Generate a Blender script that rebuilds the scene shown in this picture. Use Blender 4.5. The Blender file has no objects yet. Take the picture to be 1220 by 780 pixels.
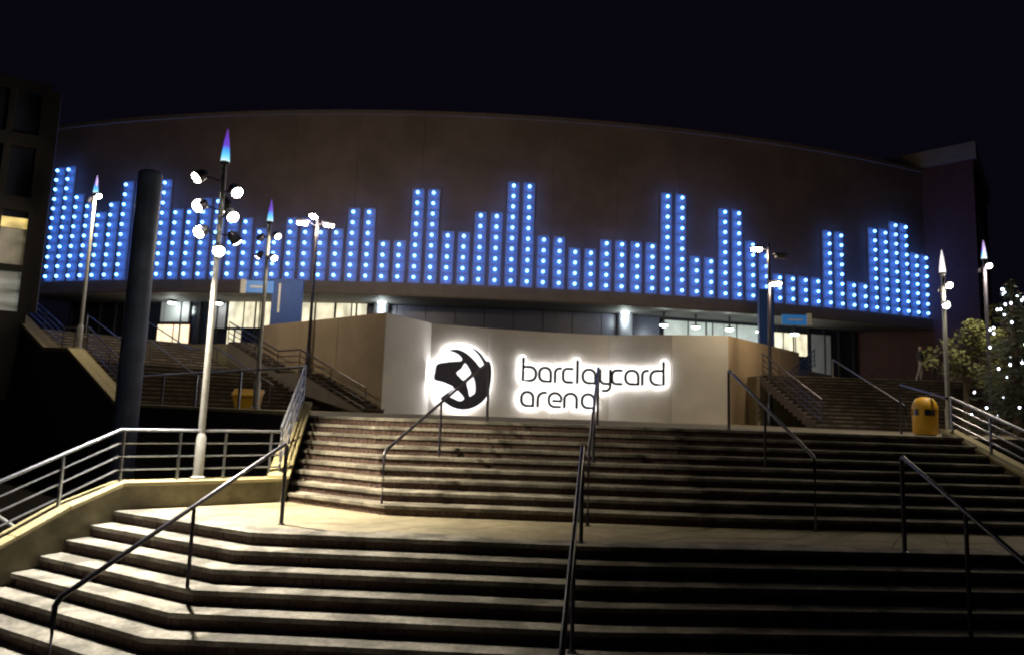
import bpy, bmesh, math, random
from mathutils import Vector, Matrix
random.seed(7)
R = math.radians
scene = bpy.context.scene
col = scene.collection

# ------------------------------------------------------------------ camera, sky, exposure
F, U0, V0, HOR, ROLL, EYE = 830.0, 610.0, 390.0, 492.0, 0.034, 1.52
PITCH = math.atan((HOR - V0) / F)
cd = bpy.data.cameras.new('camera'); cam = bpy.data.objects.new('camera', cd); col.objects.link(cam)
cd.sensor_width = 36; cd.lens = F / 1220 * 36; cd.clip_start = 0.05; cd.clip_end = 3000
cam.matrix_world = Matrix.Translation((0, 0, EYE)) @ Matrix.Rotation(math.pi / 2 + PITCH, 4, 'X') @ Matrix.Rotation(ROLL, 4, 'Z')
scene.camera = cam
w = bpy.data.worlds.new('World'); scene.world = w; w.use_nodes = True
wb = w.node_tree.nodes['Background']
wb.inputs[0].default_value = (0.55, 0.42, 1.0, 1); wb.inputs[1].default_value = 0.0042
vs = scene.view_settings
vs.view_transform = 'Standard'; vs.look = 'None'; vs.exposure = 0; vs.gamma = 1; vs.use_curve_mapping = False
cy = scene.cycles
cy.use_denoising = True; cy.max_bounces = 6; cy.diffuse_bounces = 3; cy.glossy_bounces = 3
cy.sample_clamp_indirect = 4; cy.filter_width = 2.2

def hor(u): return HOR + ROLL * (u - U0)
CM = cam.matrix_world.to_3x3()
def ray(u, v): return CM @ Vector(((u - U0) / F, -(v - V0) / F, -1.0))
def at(u, v, d):                                   # the place a point measured in the photo has at depth d (along y)
    r = ray(u, v); return r * (d / r.y) + Vector((0, 0, EYE))
def atz(u, v, z):                                  # ... or at height z
    r = ray(u, v); return r * ((z - EYE) / r.z) + Vector((0, 0, EYE))
def pix(p):
    q = CM.transposed() @ (Vector(p) - Vector((0, 0, EYE))); return U0 - q.x / q.z * F, V0 + q.y / q.z * F

# ------------------------------------------------------------------ materials
def nmat(name, c1, c2=None, scale=4.0, rough=0.8, metal=0.0, bump=0.0, bscale=None, spec=0.5, stretch=(1, 1, 1), detail=6, dirt=None):
    m = bpy.data.materials.new(name); m.use_nodes = True
    nt = m.node_tree; b = nt.nodes['Principled BSDF']
    b.inputs['Roughness'].default_value = rough; b.inputs['Metallic'].default_value = metal
    b.inputs['Specular IOR Level'].default_value = spec
    tc = nt.nodes.new('ShaderNodeTexCoord'); mp = nt.nodes.new('ShaderNodeMapping'); mp.inputs['Scale'].default_value = stretch
    geo = nt.nodes.new('ShaderNodeNewGeometry')
    nt.links.new(geo.outputs['Position'], mp.inputs[0])
    if c2 is None: c2 = tuple(x * 0.75 for x in c1)
    n = nt.nodes.new('ShaderNodeTexNoise'); n.inputs['Scale'].default_value = scale; n.inputs['Detail'].default_value = detail
    n.inputs['Roughness'].default_value = 0.65
    nt.links.new(mp.outputs[0], n.inputs['Vector'])
    rp = nt.nodes.new('ShaderNodeValToRGB')
    rp.color_ramp.elements[0].position = 0.32; rp.color_ramp.elements[1].position = 0.68
    rp.color_ramp.elements[0].color = (*c2, 1); rp.color_ramp.elements[1].color = (*c1, 1)
    nt.links.new(n.outputs[0], rp.inputs[0])
    out = rp.outputs[0]
    if dirt:
        n2 = nt.nodes.new('ShaderNodeTexNoise'); n2.inputs['Scale'].default_value = dirt[0]; n2.inputs['Detail'].default_value = 8
        nt.links.new(mp.outputs[0], n2.inputs['Vector'])
        r2 = nt.nodes.new('ShaderNodeValToRGB'); r2.color_ramp.elements[0].position = 0.42; r2.color_ramp.elements[1].position = 0.6
        r2.color_ramp.elements[0].color = (dirt[1],) * 3 + (1,); r2.color_ramp.elements[1].color = (1, 1, 1, 1)
        nt.links.new(n2.outputs[0], r2.inputs[0])
        mx = nt.nodes.new('ShaderNodeMix'); mx.data_type = 'RGBA'; mx.blend_type = 'MULTIPLY'; mx.inputs[0].default_value = 1
        nt.links.new(out, mx.inputs[6]); nt.links.new(r2.outputs[0], mx.inputs[7]); out = mx.outputs[2]
    nt.links.new(out, b.inputs['Base Color'])
    if bump:
        nb = nt.nodes.new('ShaderNodeTexNoise'); nb.inputs['Scale'].default_value = bscale or scale * 4; nb.inputs['Detail'].default_value = 8
        nt.links.new(mp.outputs[0], nb.inputs['Vector'])
        bp = nt.nodes.new('ShaderNodeBump'); bp.inputs['Strength'].default_value = bump; bp.inputs['Distance'].default_value = 0.02
        nt.links.new(nb.outputs[0], bp.inputs['Height']); nt.links.new(bp.outputs[0], b.inputs['Normal'])
    return m
def emat(name, colr, strength, base=(0.6, 0.6, 0.6), noise=None):
    m = bpy.data.materials.new(name); m.use_nodes = True
    b = m.node_tree.nodes['Principled BSDF']
    b.inputs['Base Color'].default_value = (*base, 1); b.inputs['Roughness'].default_value = 0.35
    b.inputs['Emission Color'].default_value = (*colr, 1); b.inputs['Emission Strength'].default_value = strength
    if noise:
        nt = m.node_tree
        g = nt.nodes.new('ShaderNodeNewGeometry'); mp = nt.nodes.new('ShaderNodeMapping'); mp.inputs['Scale'].default_value = noise[2]
        n = nt.nodes.new('ShaderNodeTexNoise'); n.inputs['Scale'].default_value = noise[0]; n.inputs['Detail'].default_value = 4
        nt.links.new(g.outputs['Position'], mp.inputs[0]); nt.links.new(mp.outputs[0], n.inputs['Vector'])
        rp = nt.nodes.new('ShaderNodeMapRange'); rp.inputs[1].default_value = 0.3; rp.inputs[2].default_value = 0.7
        rp.inputs[3].default_value = strength * noise[1]; rp.inputs[4].default_value = strength
        nt.links.new(n.outputs[0], rp.inputs[0]); nt.links.new(rp.outputs[0], b.inputs['Emission Strength'])
    return m
M = {}
M['tread'] = nmat('tread_stone', (0.37, 0.345, 0.29), (0.20, 0.185, 0.155), 22, 0.85, bump=0.5, bscale=70, spec=0.3, dirt=(2.3, 0.45))
M['riser'] = nmat('riser_brick', (0.085, 0.055, 0.045), (0.05, 0.032, 0.028), 9, 0.85, bump=0.4, bscale=60)
M['brick'] = nmat('brick', (0.11, 0.065, 0.05), (0.05, 0.03, 0.026), 16, 0.85, bump=0.5, bscale=70)
M['paving'] = nmat('paving', (0.36, 0.32, 0.22), (0.26, 0.228, 0.155), 5, 0.85, bump=0.3, bscale=80, spec=0.3, dirt=(1.1, 0.75))
M['joint'] = nmat('joint', (0.1, 0.09, 0.07), None, 10, 0.95)
M['ground'] = nmat('ground', (0.055, 0.05, 0.048), (0.03, 0.028, 0.027), 2, 0.9, bump=0.3, bscale=40)
M['concrete'] = nmat('parapet_concrete', (0.24, 0.21, 0.13), (0.14, 0.12, 0.075), 3.5, 0.9, bump=0.4, bscale=40, dirt=(1.3, 0.6))
M['coping'] = nmat('coping_stone', (0.42, 0.36, 0.19), (0.3, 0.26, 0.14), 6, 0.8, bump=0.3, bscale=50)
M['darkwall'] = nmat('dark_wall', (0.05, 0.04, 0.04), (0.03, 0.024, 0.026), 2, 0.9, bump=0.4)
M['steel'] = nmat('galvanised_steel', (0.24, 0.25, 0.29), (0.17, 0.18, 0.21), 12, 0.36, 0.75, bump=0.05)
M['blacksteel'] = nmat('dark_painted_steel', (0.045, 0.042, 0.06), (0.03, 0.028, 0.04), 10, 0.32, 0.2, bump=0.05)
M['polesteel'] = nmat('pole_paint', (0.55, 0.55, 0.53), (0.42, 0.42, 0.4), 10, 0.4, 0.3)
M['bluecol'] = nmat('column_paint', (0.10, 0.13, 0.22), (0.07, 0.095, 0.16), 5, 0.5, 0.1, dirt=(2, 0.7))
M['cladding'] = nmat('brown_cladding', (0.29, 0.22, 0.20), (0.25, 0.19, 0.17), 1.2, 0.75, bump=0.1, dirt=(0.35, 0.8))
M['coppinglight'] = nmat('roof_edge', (0.25, 0.2, 0.17), None, 2, 0.6)
M['fascia'] = nmat('fascia', (0.3, 0.26, 0.23), (0.24, 0.2, 0.18), 1.5, 0.6)
M['soffit'] = nmat('soffit', (0.16, 0.15, 0.15), None, 2, 0.7)
M['darkglass'] = nmat('dark_glazing', (0.03, 0.035, 0.055), (0.02, 0.024, 0.04), 0.8, 0.14, 0.0, spec=0.8)
M['greypanel'] = nmat('grey_panel', (0.36, 0.37, 0.44), (0.28, 0.29, 0.35), 1, 0.5, 0.2)
M['navypanel'] = nmat('navy_panel', (0.13, 0.135, 0.2), (0.1, 0.105, 0.16), 1, 0.35, 0.1)
M['frame'] = nmat('window_frame', (0.05, 0.05, 0.06), None, 8, 0.5, 0.3)
M['redframe'] = nmat('red_frame', (0.35, 0.09, 0.03), None, 8, 0.5)
M['signwall'] = nmat('sign_wall_taupe', (0.70, 0.66, 0.62), (0.64, 0.60, 0.56), 1.2, 0.85, bump=0.15, bscale=30, dirt=(0.5, 0.85))
M['signpale'] = nmat('sign_wall_pale', (0.84, 0.82, 0.80), (0.79, 0.77, 0.75), 1.2, 0.85, bump=0.15, bscale=30, dirt=(0.5, 0.88))
M['signwarmlit'] = nmat('sign_wall_warm_lit', (0.50, 0.39, 0.28), (0.45, 0.35, 0.25), 1.2, 0.85, bump=0.15, bscale=30, dirt=(0.5, 0.85))  # flank panels: warm lamplight put into the wall colour
M['navy'] = nmat('sign_navy', (0.075, 0.07, 0.15), None, 8, 0.4, 0.0)
M['lettergrey'] = nmat('letter_face', (0.07, 0.07, 0.08), None, 8, 0.5)
M['halo'] = emat('halo_glow', (1.0, 0.98, 0.96), 1.5)  # added plate, shines where the sign's halo falls on the wall
M['haloled'] = emat('halo_led_strip', (1.0, 0.98, 0.96), 26.0)
M['led'] = emat('led_lens', (0.085, 0.26, 1.0), 15.0, (0.1, 0.1, 0.1))
M['ledoff'] = nmat('led_off', (0.2, 0.22, 0.3), None, 4, 0.3)
M['strip'] = nmat('led_panel', (0.34, 0.36, 0.42), (0.29, 0.31, 0.37), 3, 0.6)
M['lamp'] = emat('lamp_lens', (1.0, 0.93, 0.78), 60)
M['lampdim'] = emat('lamp_lens_small', (1.0, 0.94, 0.82), 25)
M['downlight'] = emat('downlight', (0.95, 1.0, 0.97), 14)
M['winwarm'] = emat('lit_window', (1.0, 0.9, 0.6), 1.25, noise=(1.6, 0.35, (1, 1, 0.6)))
M['doorlit'] = emat('lit_door', (1.0, 0.8, 0.5), 1.5, noise=(1.2, 0.7, (1, 1, 1)))
M['wingreen'] = emat('lit_lobby', (0.8, 1.0, 0.9), 0.28, noise=(1.1, 0.2, (1, 1, 1)))
M['winyellow'] = emat('lit_office', (1.0, 0.72, 0.2), 1.1, noise=(1.4, 0.25, (1, 1, 2)))
M['wintan'] = emat('dim_office', (1.0, 0.8, 0.45), 0.12, noise=(2.5, 0.1, (1, 1, 1)))
M['winpale'] = emat('pale_office', (0.9, 0.95, 0.8), 0.2, noise=(0.9, 0.1, (0.4, 0.4, 3)))
M['reflect'] = emat('pane_reflection_glow', (0.75, 0.78, 0.9), 0.05, noise=(3, 0.15, (1, 1, 1)))  # faint emission painted in for reflections on the panes
M['bluesign'] = nmat('blue_totem', (0.02, 0.07, 0.3), (0.015, 0.05, 0.22), 3, 0.4)
M['bluelit'] = emat('blue_finger', (0.05, 0.3, 0.8), 0.25, (0.03, 0.15, 0.5))
M['whitesign'] = nmat('white_sign', (0.75, 0.75, 0.75), None, 5, 0.5)
M['yellow'] = nmat('yellow_plastic', (0.75, 0.42, 0.02), (0.6, 0.32, 0.02), 5, 0.5, bump=0.1)
M['brickblock'] = nmat('brick_block', (0.13, 0.06, 0.055), (0.085, 0.04, 0.04), 3, 0.85)
M['annex'] = nmat('annex_frame', (0.022, 0.02, 0.022), None, 3, 0.6)
M['bark'] = nmat('bark', (0.08, 0.055, 0.035), None, 9, 0.9, bump=0.6)
M['needle'] = nmat('needles', (0.03, 0.05, 0.025), (0.015, 0.028, 0.014), 5, 0.8)
M['leaf'] = nmat('leaves', (0.12, 0.13, 0.03), (0.07, 0.085, 0.02), 5, 0.7)
M['bulb'] = emat('string_bulb', (0.75, 0.85, 1.0), 9)
M['coat'] = nmat('dark_coat', (0.03, 0.028, 0.03), None, 6, 0.9)
M['coat2'] = nmat('brown_coat', (0.08, 0.05, 0.045), None, 6, 0.9)
M['trouser'] = nmat('grey_trousers', (0.28, 0.27, 0.27), None, 6, 0.9)
M['skin'] = nmat('skin', (0.45, 0.3, 0.23), None, 6, 0.6)
def spike_mat():
    m = bpy.data.materials.new('lit_spike'); m.use_nodes = True; nt = m.node_tree; b = nt.nodes['Principled BSDF']
    tc = nt.nodes.new('ShaderNodeTexCoord'); sp = nt.nodes.new('ShaderNodeSeparateXYZ'); rp = nt.nodes.new('ShaderNodeValToRGB')
    nt.links.new(tc.outputs['Generated'], sp.inputs[0]); nt.links.new(sp.outputs[2], rp.inputs[0])
    e = rp.color_ramp.elements; e[0].position = 0.0; e[0].color = (0.75, 0.95, 1, 1); e[1].position = 1.0; e[1].color = (0.12, 0.03, 0.30, 1)
    a = e.new(0.12); a.color = (0.2, 0.75, 1, 1); a = e.new(0.34); a.color = (0.06, 0.35, 0.95, 1); a = e.new(0.48); a.color = (0.14, 0.05, 0.6, 1)
    nt.links.new(rp.outputs[0], b.inputs['Emission Color']); b.inputs['Emission Strength'].default_value = 1.1
    b.inputs['Base Color'].default_value = (0.2, 0.2, 0.3, 1)
    return m
M['spike'] = spike_mat()
M['spikewhite'] = emat('lit_spike_white', (0.95, 0.9, 0.95), 1.0)

# ------------------------------------------------------------------ mesh helpers
class MB:
    def __init__(s): s.v = []; s.f = []
    def add(s, vs, fs):
        o = len(s.v); s.v += [tuple(p) for p in vs]; s.f += [tuple(i + o for i in f) for f in fs]; return s
    def box(s, c, size, rz=0.0, frame=None):
        hx, hy, hz = [x / 2 for x in size]; pts = []
        if frame is None: ex, ey, ez = Vector((math.cos(rz), math.sin(rz), 0)), Vector((-math.sin(rz), math.cos(rz), 0)), Vector((0, 0, 1))
        else: ex, ey, ez = frame
        c = Vector(c)
        for a, b, d in ((-1,-1,-1),(1,-1,-1),(1,1,-1),(-1,1,-1),(-1,-1,1),(1,-1,1),(1,1,1),(-1,1,1)):
            pts.append(c + ex * (a * hx) + ey * (b * hy) + ez * (d * hz))
        return s.add(pts, [(3,2,1,0),(4,5,6,7),(0,1,5,4),(1,2,6,5),(2,3,7,6),(3,0,4,7)])
    def prism(s, poly, z0, z1):                    # plan polygon (counter-clockwise), z may be a list
        n = len(poly); z0 = z0 if isinstance(z0, (list, tuple)) else [z0] * n; z1 = z1 if isinstance(z1, (list, tuple)) else [z1] * n
        pts = [(p[0], p[1], z0[i]) for i, p in enumerate(poly)] + [(p[0], p[1], z1[i]) for i, p in enumerate(poly)]
        fs = [tuple(range(n))[::-1], tuple(range(n, 2 * n))] + [(i, (i + 1) % n, n + (i + 1) % n, n + i) for i in range(n)]
        return s.add(pts, fs)
    def tube(s, path, r, n=8, caps=True):
        path = [Vector(p) for p in path]; rs = r if isinstance(r, (list, tuple)) else [r] * len(path)
        rings = []; up = Vector((0, 0, 1))
        for i, p in enumerate(path):
            if i == 0: t = path[1] - p
            elif i == len(path) - 1: t = p - path[i - 1]
            else: t = (path[i + 1] - p).normalized() + (p - path[i - 1]).normalized()
            t = t.normalized()
            a = t.cross(up)
            if a.length < 0.05: a = t.cross(Vector((0, 1, 0)))
            a.normalize(); b = a.cross(t)
            k = 1.0
            if 0 < i < len(path) - 1:
                c = (path[i + 1] - p).normalized().dot(t); k = 1.0
            rings.append([p + (a * math.cos(2 * math.pi * j / n) + b * math.sin(2 * math.pi * j / n)) * rs[i] * k for j in range(n)])
        vs = [q for g in rings for q in g]; fs = []
        for i in range(len(path) - 1):
            for j in range(n):
                fs.append((i * n + j, i * n + (j + 1) % n, (i + 1) * n + (j + 1) % n, (i + 1) * n + j))
        if caps: fs += [tuple(range(n))[::-1], tuple(range((len(path) - 1) * n, len(path) * n))]
        return s.add(vs, fs)
    def lathe(s, c, prof, n=16):                   # prof: (radius, z)
        c = Vector(c); vs = []; fs = []
        for r_, z in prof:
            vs += [c + Vector((r_ * math.cos(2 * math.pi * j / n), r_ * math.sin(2 * math.pi * j / n), z)) for j in range(n)]
        for i in range(len(prof) - 1):
            for j in range(n): fs.append((i * n + j, i * n + (j + 1) % n, (i + 1) * n + (j + 1) % n, (i + 1) * n + j))
        fs += [tuple(range(n))[::-1], tuple(range((len(prof) - 1) * n, len(prof) * n))]
        return s.add(vs, fs)
    def mesh(s, name, mat, org=(0, 0, 0), smooth=False, bevel=0.0):
        me = bpy.data.meshes.new(name)
        me.from_pydata([(p[0] - org[0], p[1] - org[1], p[2] - org[2]) for p in s.v], [], s.f)
        me.materials.append(mat)
        if smooth:
            me.shade_smooth()
            me.set_sharp_from_angle(angle=R(40))
        me.update(); return me
ORG = {}
def build(mb, name, mat, parent=None, org=None, smooth=False, bevel=0.0):
    if parent is not None: o_ = ORG[parent.name]
    else: o_ = tuple(org) if org is not None else (0, 0, 0)
    me = mb.mesh(name, M[mat] if isinstance(mat, str) else mat, o_, smooth)
    ob = bpy.data.objects.new(name, me); col.objects.link(ob)
    ORG[ob.name] = o_
    if parent is not None: ob.parent = parent
    else: ob.location = o_
    if bevel:
        b = ob.modifiers.new('bevel', 'BEVEL'); b.width = bevel; b.segments = 2; b.limit_method = 'ANGLE'
    return ob
def tag(o, label=None, cat=None, group=None, kind=None):
    if label: o['label'] = label
    if cat: o['category'] = cat
    if group: o['group'] = group
    if kind: o['kind'] = kind
    return o
def thing(name, loc, label, cat, group=None, kind=None):
    e = bpy.data.objects.new(name, None); col.objects.link(e); e.location = loc; e.empty_display_size = 0.2
    ORG[e.name] = tuple(loc); return tag(e, label, cat, group, kind)
def copy_tree(o, parent=None):
    c = o.copy(); col.objects.link(c); c.parent = parent
    ORG[c.name] = ORG.get(o.name, (0, 0, 0))
    for ch in list(o.children): copy_tree(ch, c)
    return c
def spot(loc, target, power, colr, angle=100, blend=0.7, size=0.06):
    l = bpy.data.lights.new('lamp_light', 'SPOT'); l.energy = power; l.color = colr; l.spot_size = R(angle); l.spot_blend = blend; l.shadow_soft_size = size
    o = bpy.data.objects.new('lamp_light', l); col.objects.link(o); o.location = loc
    o.rotation_euler = (Vector(target) - Vector(loc)).to_track_quat('-Z', 'Y').to_euler(); return o
def point(loc, power, colr, size=0.08):
    l = bpy.data.lights.new('lamp_light', 'POINT'); l.energy = power; l.color = colr; l.shadow_soft_size = size
    o = bpy.data.objects.new('lamp_light', l); col.objects.link(o); o.location = loc; return o
def lerp(a, b, t): return Vector(a) * (1 - t) + Vector(b) * t

# ------------------------------------------------------------------ setting: ground, flights of steps, landing, terrace, concourse
RI = 0.15
NL = 12
XR = 8.75
def Ln(n): return Vector((-5.41 - 0.145 * n, 9.88 - 0.275 * n))
def Kn(n): return Vector((-3.05 - 0.08 * n, 8.62 - 0.31 * n))
def Cn(n): return Vector((1.0, 8.46 - 0.31 * n))
def Rn(n): return Vector((XR, 9.0 - 0.31 * n))
def Lm(m): return Vector((-3.5 - 0.062 * m, 11.36 + 0.33 * m))
def Km(m): return Vector((-1.75 - 0.1 * m, 10.3 + 0.37 * m))
def Cm(m): return Vector((3.0, 10.2 + 0.37 * m))
def Rm(m): return Vector((XR, 10.62 + 0.36 * m))
ZG = -RI * NL - RI
ZT = RI * 9
ZC = 4.6

g = MB(); g.prism([(-900, -500), (900, -500), (900, 1500), (-900, 1500)], ZG - 0.5, ZG)
tag(build(g, 'ground', 'ground'), 'dark ground at the foot of the steps', 'ground', kind='structure')

def step_mesh(front, back, z, thick, over=0.025):
    mb = MB()
    poly = [tuple(p) for p in front] + [tuple(p) for p in back][::-1]
    mb.prism(poly, z - thick, z); return mb
def offs(pl, d):                                   # move a left-to-right plan polyline towards the camera by d
    out = []
    for i, p in enumerate(pl):
        t = (pl[min(i + 1, len(pl) - 1)] - pl[max(i - 1, 0)]).normalized()
        out.append(p + Vector((t.y, -t.x)) * d)
    return out
def resample(pl, pitch):
    res = []
    for a, b in zip(pl[:-1], pl[1:]):
        L = (b - a).length; n = max(1, int(L / pitch)); t = (b - a).normalized()
        for i in range(n): res.append((a + t * (L * (i + 0.5) / n), t, L / n))
    return res
brick_me = {}
def brick_mesh(wd, ht):
    k = (round(wd, 3), round(ht, 3))
    if k not in brick_me:
        m_ = MB().box((0, 0.035, 0), (wd - 0.009, 0.07, ht)); brick_me[k] = m_.mesh('brick', M['brick'])
    return brick_me[k]
brick_count = 0
def flight(name, label, steps, single):
    global brick_count
    root = thing(name, (0, 0, 0), label, 'steps', kind='structure')
    for (n, front, back, z) in steps:
        st = build(step_mesh(front, [b + Vector((0, 0.12)) for b in back], z, 0.055), 'step', 'tread', root, bevel=0.008)
        # core behind the brick riser
        inner = offs(front, -0.03)
        build(step_mesh(offs(front, -0.08), [b + Vector((0, 0.1)) for b in back], z - 0.054, RI - 0.03), 'riser_core', 'joint', st)
        stuff = MB(); ht = RI - 0.055 - 0.004
        for p, t, wd in resample(inner, 0.098):
            u = U0 + p.x / p.y * F if p.y > 0.5 else -99
            v = hor(u) - (z - 0.1 - EYE) / max(p.y, .5) * F
            jit = random.uniform(-0.004, 0.004)
            nrm = Vector((t.y, -t.x))
            if n in single and 250 < u < 1190 and v < 780 and brick_count < 300:
                ob = bpy.data.objects.new('brick', brick_mesh(wd, ht)); col.objects.link(ob); ob.parent = st
                q = p + nrm * jit
                ob.location = (q.x, q.y, z - 0.055 - ht / 2 - 0.002); ob.rotation_euler = (0, 0, math.atan2(t.y, t.x)); brick_count += 1
            else:
                c = p - nrm * (0.035 + jit)
                stuff.box((c.x, c.y, z - 0.055 - ht / 2 - 0.002), (wd - 0.009, 0.07, ht), math.atan2(t.y, t.x))
        if stuff.v: tag(build(stuff, 'brick_riser', 'brick', st), kind='stuff')
    return root
lower = []
for n in range(0, NL + 1):
    fr = [Ln(n), Kn(n), Cn(n), Rn(n)]
    bk = [Ln(n - 1), Kn(n - 1), Cn(n - 1), Rn(n - 1)] if n > 0 else [p + Vector((0.0, 0.3)) for p in fr]
    lower.append((n, fr, bk, -RI * n))
flight('lower_steps', 'lower flight of brick steps bending to the left below the landing', lower, (3, 4, 5, 6))
upper = []
for m in range(0, 9):
    fr = [Lm(m), Km(m), Cm(m), Rm(m)]; bk = [Lm(m + 1), Km(m + 1), Cm(m + 1), Rm(m + 1)]
    upper.append((100 + m, fr, bk, RI * (m + 1)))
flight('upper_steps', 'upper flight of brick steps between the landing and the sign wall', upper, ())
# landing: paving slabs in rows over a joint bed
land = thing('landing', (0, 0, 0), 'flat paved landing between the two flights of steps', 'landing', kind='structure')
A0 = [P_ + Vector((0, 0.302)) for P_ in (Ln(0), Kn(0), Cn(0), Rn(0))]
B0 = [Vector((-3.52, 11.48))] + [P_ + Vector((0, 0.12)) for P_ in (Km(0), Cm(0), Rm(0))]
bed = MB(); bed.prism([tuple(p) for p in A0] + [tuple(p) for p in B0][::-1], -0.3, -0.012)
build(bed, 'joint_bed', 'joint', land)
for seg, cols in ((0, 4), (1, 6), (2, 10)):
    for i in range(cols):
        for j in range(3):
            e = 0.006
            def bl(s, t): return (A0[seg].lerp(A0[seg + 1], s)).lerp(B0[seg].lerp(B0[seg + 1], s), t)
            s0, s1, t0, t1 = i / cols, (i + 1) / cols, j / 3, (j + 1) / 3
            q = [bl(s0, t0), bl(s1, t0), bl(s1, t1), bl(s0, t1)]
            c = (q[0] + q[1] + q[2] + q[3]) / 4
            q = [c + (p - c) * (1 - e / max((p - c).length, 0.05)) for p in q]
            build(MB().prism([tuple(p) for p in q], -0.06, random.uniform(-0.003, 0.002)), 'paving_slab', 'paving', land)
# terrace and concourse
LD = Vector((-0.76, 0.65)).normalized()
T0 = Vector((-4.2, 14.25)); T1 = Vector((-12.65, 23.5)); PERP = Vector((0.65, 0.76)).normalized()
def Lw(s): return T1 + LD * s
ter = MB()
ter.prism([tuple(Lm(9) + Vector((-0.1, 0.02))), tuple(Cm(9) + Vector((0, .02))), (XR, Rm(9).y + 0.02), (30, Rm(9).y + 0.02), (30, 45), (-14, 45), tuple(T1), tuple(T0)], ZG, ZT - 0.002)
tag(build(ter, 'terrace', 'paving'), 'paved terrace behind the upper steps', 'terrace', kind='structure')

# ------------------------------------------------------------------ walls and kerbs beside the steps
def wall_run(root, pts, zb, zt, thick, mat='concrete', cop='coping', ch=0.06, co=0.04):
    # pts: inner (step side) line, thickness grows to the left of travel; zt list
    pts = [Vector(p) for p in pts]
    outer = []
    for i, p in enumerate(pts):
        t = (pts[min(i + 1, len(pts) - 1)] - pts[max(i - 1, 0)]).normalized(); outer.append(p + Vector((-t.y, t.x)) * thick)
    for i in range(len(pts) - 1):
        a, b, c, d = pts[i], pts[i + 1], outer[i + 1], outer[i]
        build(MB().prism([tuple(a), tuple(b), tuple(c), tuple(d)], zb, [zt[i] - ch, zt[i + 1] - ch, zt[i + 1] - ch, zt[i] - ch]), 'wall_panel', mat, root)
        t = (b - a).normalized(); nr = Vector((-t.y, t.x))
        a2, b2, c2, d2 = a - nr * co, b - nr * co, c + nr * co, d + nr * co
        g_ = t * 0.004
        build(MB().prism([tuple(a2 + g_), tuple(b2 - g_), tuple(c2 - g_), tuple(d2 + g_)], [zt[i] - ch + .002, zt[i + 1] - ch + .002, zt[i + 1] - ch + .002, zt[i] - ch + .002],
              [zt[i], zt[i + 1], zt[i + 1], zt[i]]), 'coping_stone', cop, root, bevel=0.01)
    return root
PZ = 0.38
pw = thing('parapet_wall', (-5.46, 9.5, ZG), 'low concrete parapet wall wrapping the left end of the landing and lower steps', 'wall')
pp = [Vector((-3.55, 11.36)), Vector((-5.38, 9.98))] + [Ln(n) for n in (2, 4, 6, 8, 11)]
pz = [PZ, PZ] + [PZ - RI * n + 0.05 for n in (2, 4, 6, 8, 11)]
wall_run(pw, pp[::-1], ZG, pz[::-1], 0.3)
# NB reversed travel puts thickness on the outside
lk = thing('stair_kerb_wall', (-3.7, 11.1, ZG), 'sloping kerb wall along the left edge of the upper steps', 'wall')
wall_run(lk, [Lm(-0.15) + Vector((-0.01, 0)), Lm(9.1) + Vector((-0.01, 0))], ZG, [0.42, 1.62], 0.26)
rk = thing('stair_kerb_wall', (XR, 10.6, ZG), 'yellowish sloping kerb wall at the right edge of the upper steps under a railing', 'wall')
wall_run(rk, [(XR, 14.2), (XR, 10.6), (XR, 9.0), (XR, 5.0)], ZG, [1.5, 0.38, 0.34, -1.45], 0.26)

# ------------------------------------------------------------------ railings
def railing(name, label, pts, h=0.72, bars=4, posts=None, mat='steel', r=0.024, rb=0.014, group=None, base=0.0, cat='railing', lower=0.16):
    pts = [Vector(p) for p in pts]
    root = thing(name, pts[0], label, cat, group)
    build(MB().tube([p + Vector((0, 0, h)) for p in pts], r, 10), 'top_rail', mat, root, smooth=True)
    for k in range(1, bars):
        z = h - (h - lower) * k / (bars - 1)
        build(MB().tube([p + Vector((0, 0, z)) for p in pts], rb, 6), 'bar', mat, root, smooth=True)
    for p in (posts if posts is not None else pts):
        p = Vector(p); build(MB().box(p + Vector((0, 0, h / 2 - 0.02 - base / 2)), (0.03, 0.04, h - 0.02 + base)), 'post', mat, root)
    return root
def midline(a, b, t): return Vector(a) * (1 - t) + Vector(b) * t
w1, w2 = Vector((-3.66, 11.47, PZ)), Vector((-5.52, 10.06, PZ))
w3 = Vector((*(Ln(5) + Vector((-0.15, 0.02))), pz[1] - RI * 5 + 0.05)); w4 = Vector((*(Ln(11) + Vector((-0.15, 0.02))), PZ - RI * 11 + 0.05))
railing('parapet_railing', 'steel four-bar railing on the low parapet wall left of the landing', [w1, w2, w3, w4],
        posts=[midline(w1, w2, .08), midline(w1, w2, .38), midline(w1, w2, .66), midline(w1, w2, .98), midline(w2, w3, .45), w3, midline(w3, w4, .5), w4])
k1, k2 = Vector((*(Lm(-0.1) + Vector((-0.15, 0))), 0.42)), Vector((*(Lm(9.0) + Vector((-0.15, 0))), 1.61))
railing('stair_railing', 'steel four-bar railing on the sloping kerb left of the upper steps', [k1, k2], posts=[midline(k1, k2, .03), midline(k1, k2, .36), midline(k1, k2, .68), midline(k1, k2, .98)], h=0.74, r=0.026, rb=0.018)
q1, q2, q3 = Vector((XR + .13, 14.1, 1.48)), Vector((XR + .13, 10.6, 0.39)), Vector((XR + .13, 5.1, -1.39))
railing('stair_railing', 'bright steel railing on the sloping kerb right of the upper steps', [q1, q2, q3], h=0.66,
        posts=[q1 + Vector((0, -.05, -.01)), midline(q1, q2, .33), midline(q1, q2, .66), q2, midline(q2, q3, .4), q3], r=0.026, rb=0.018)
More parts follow.
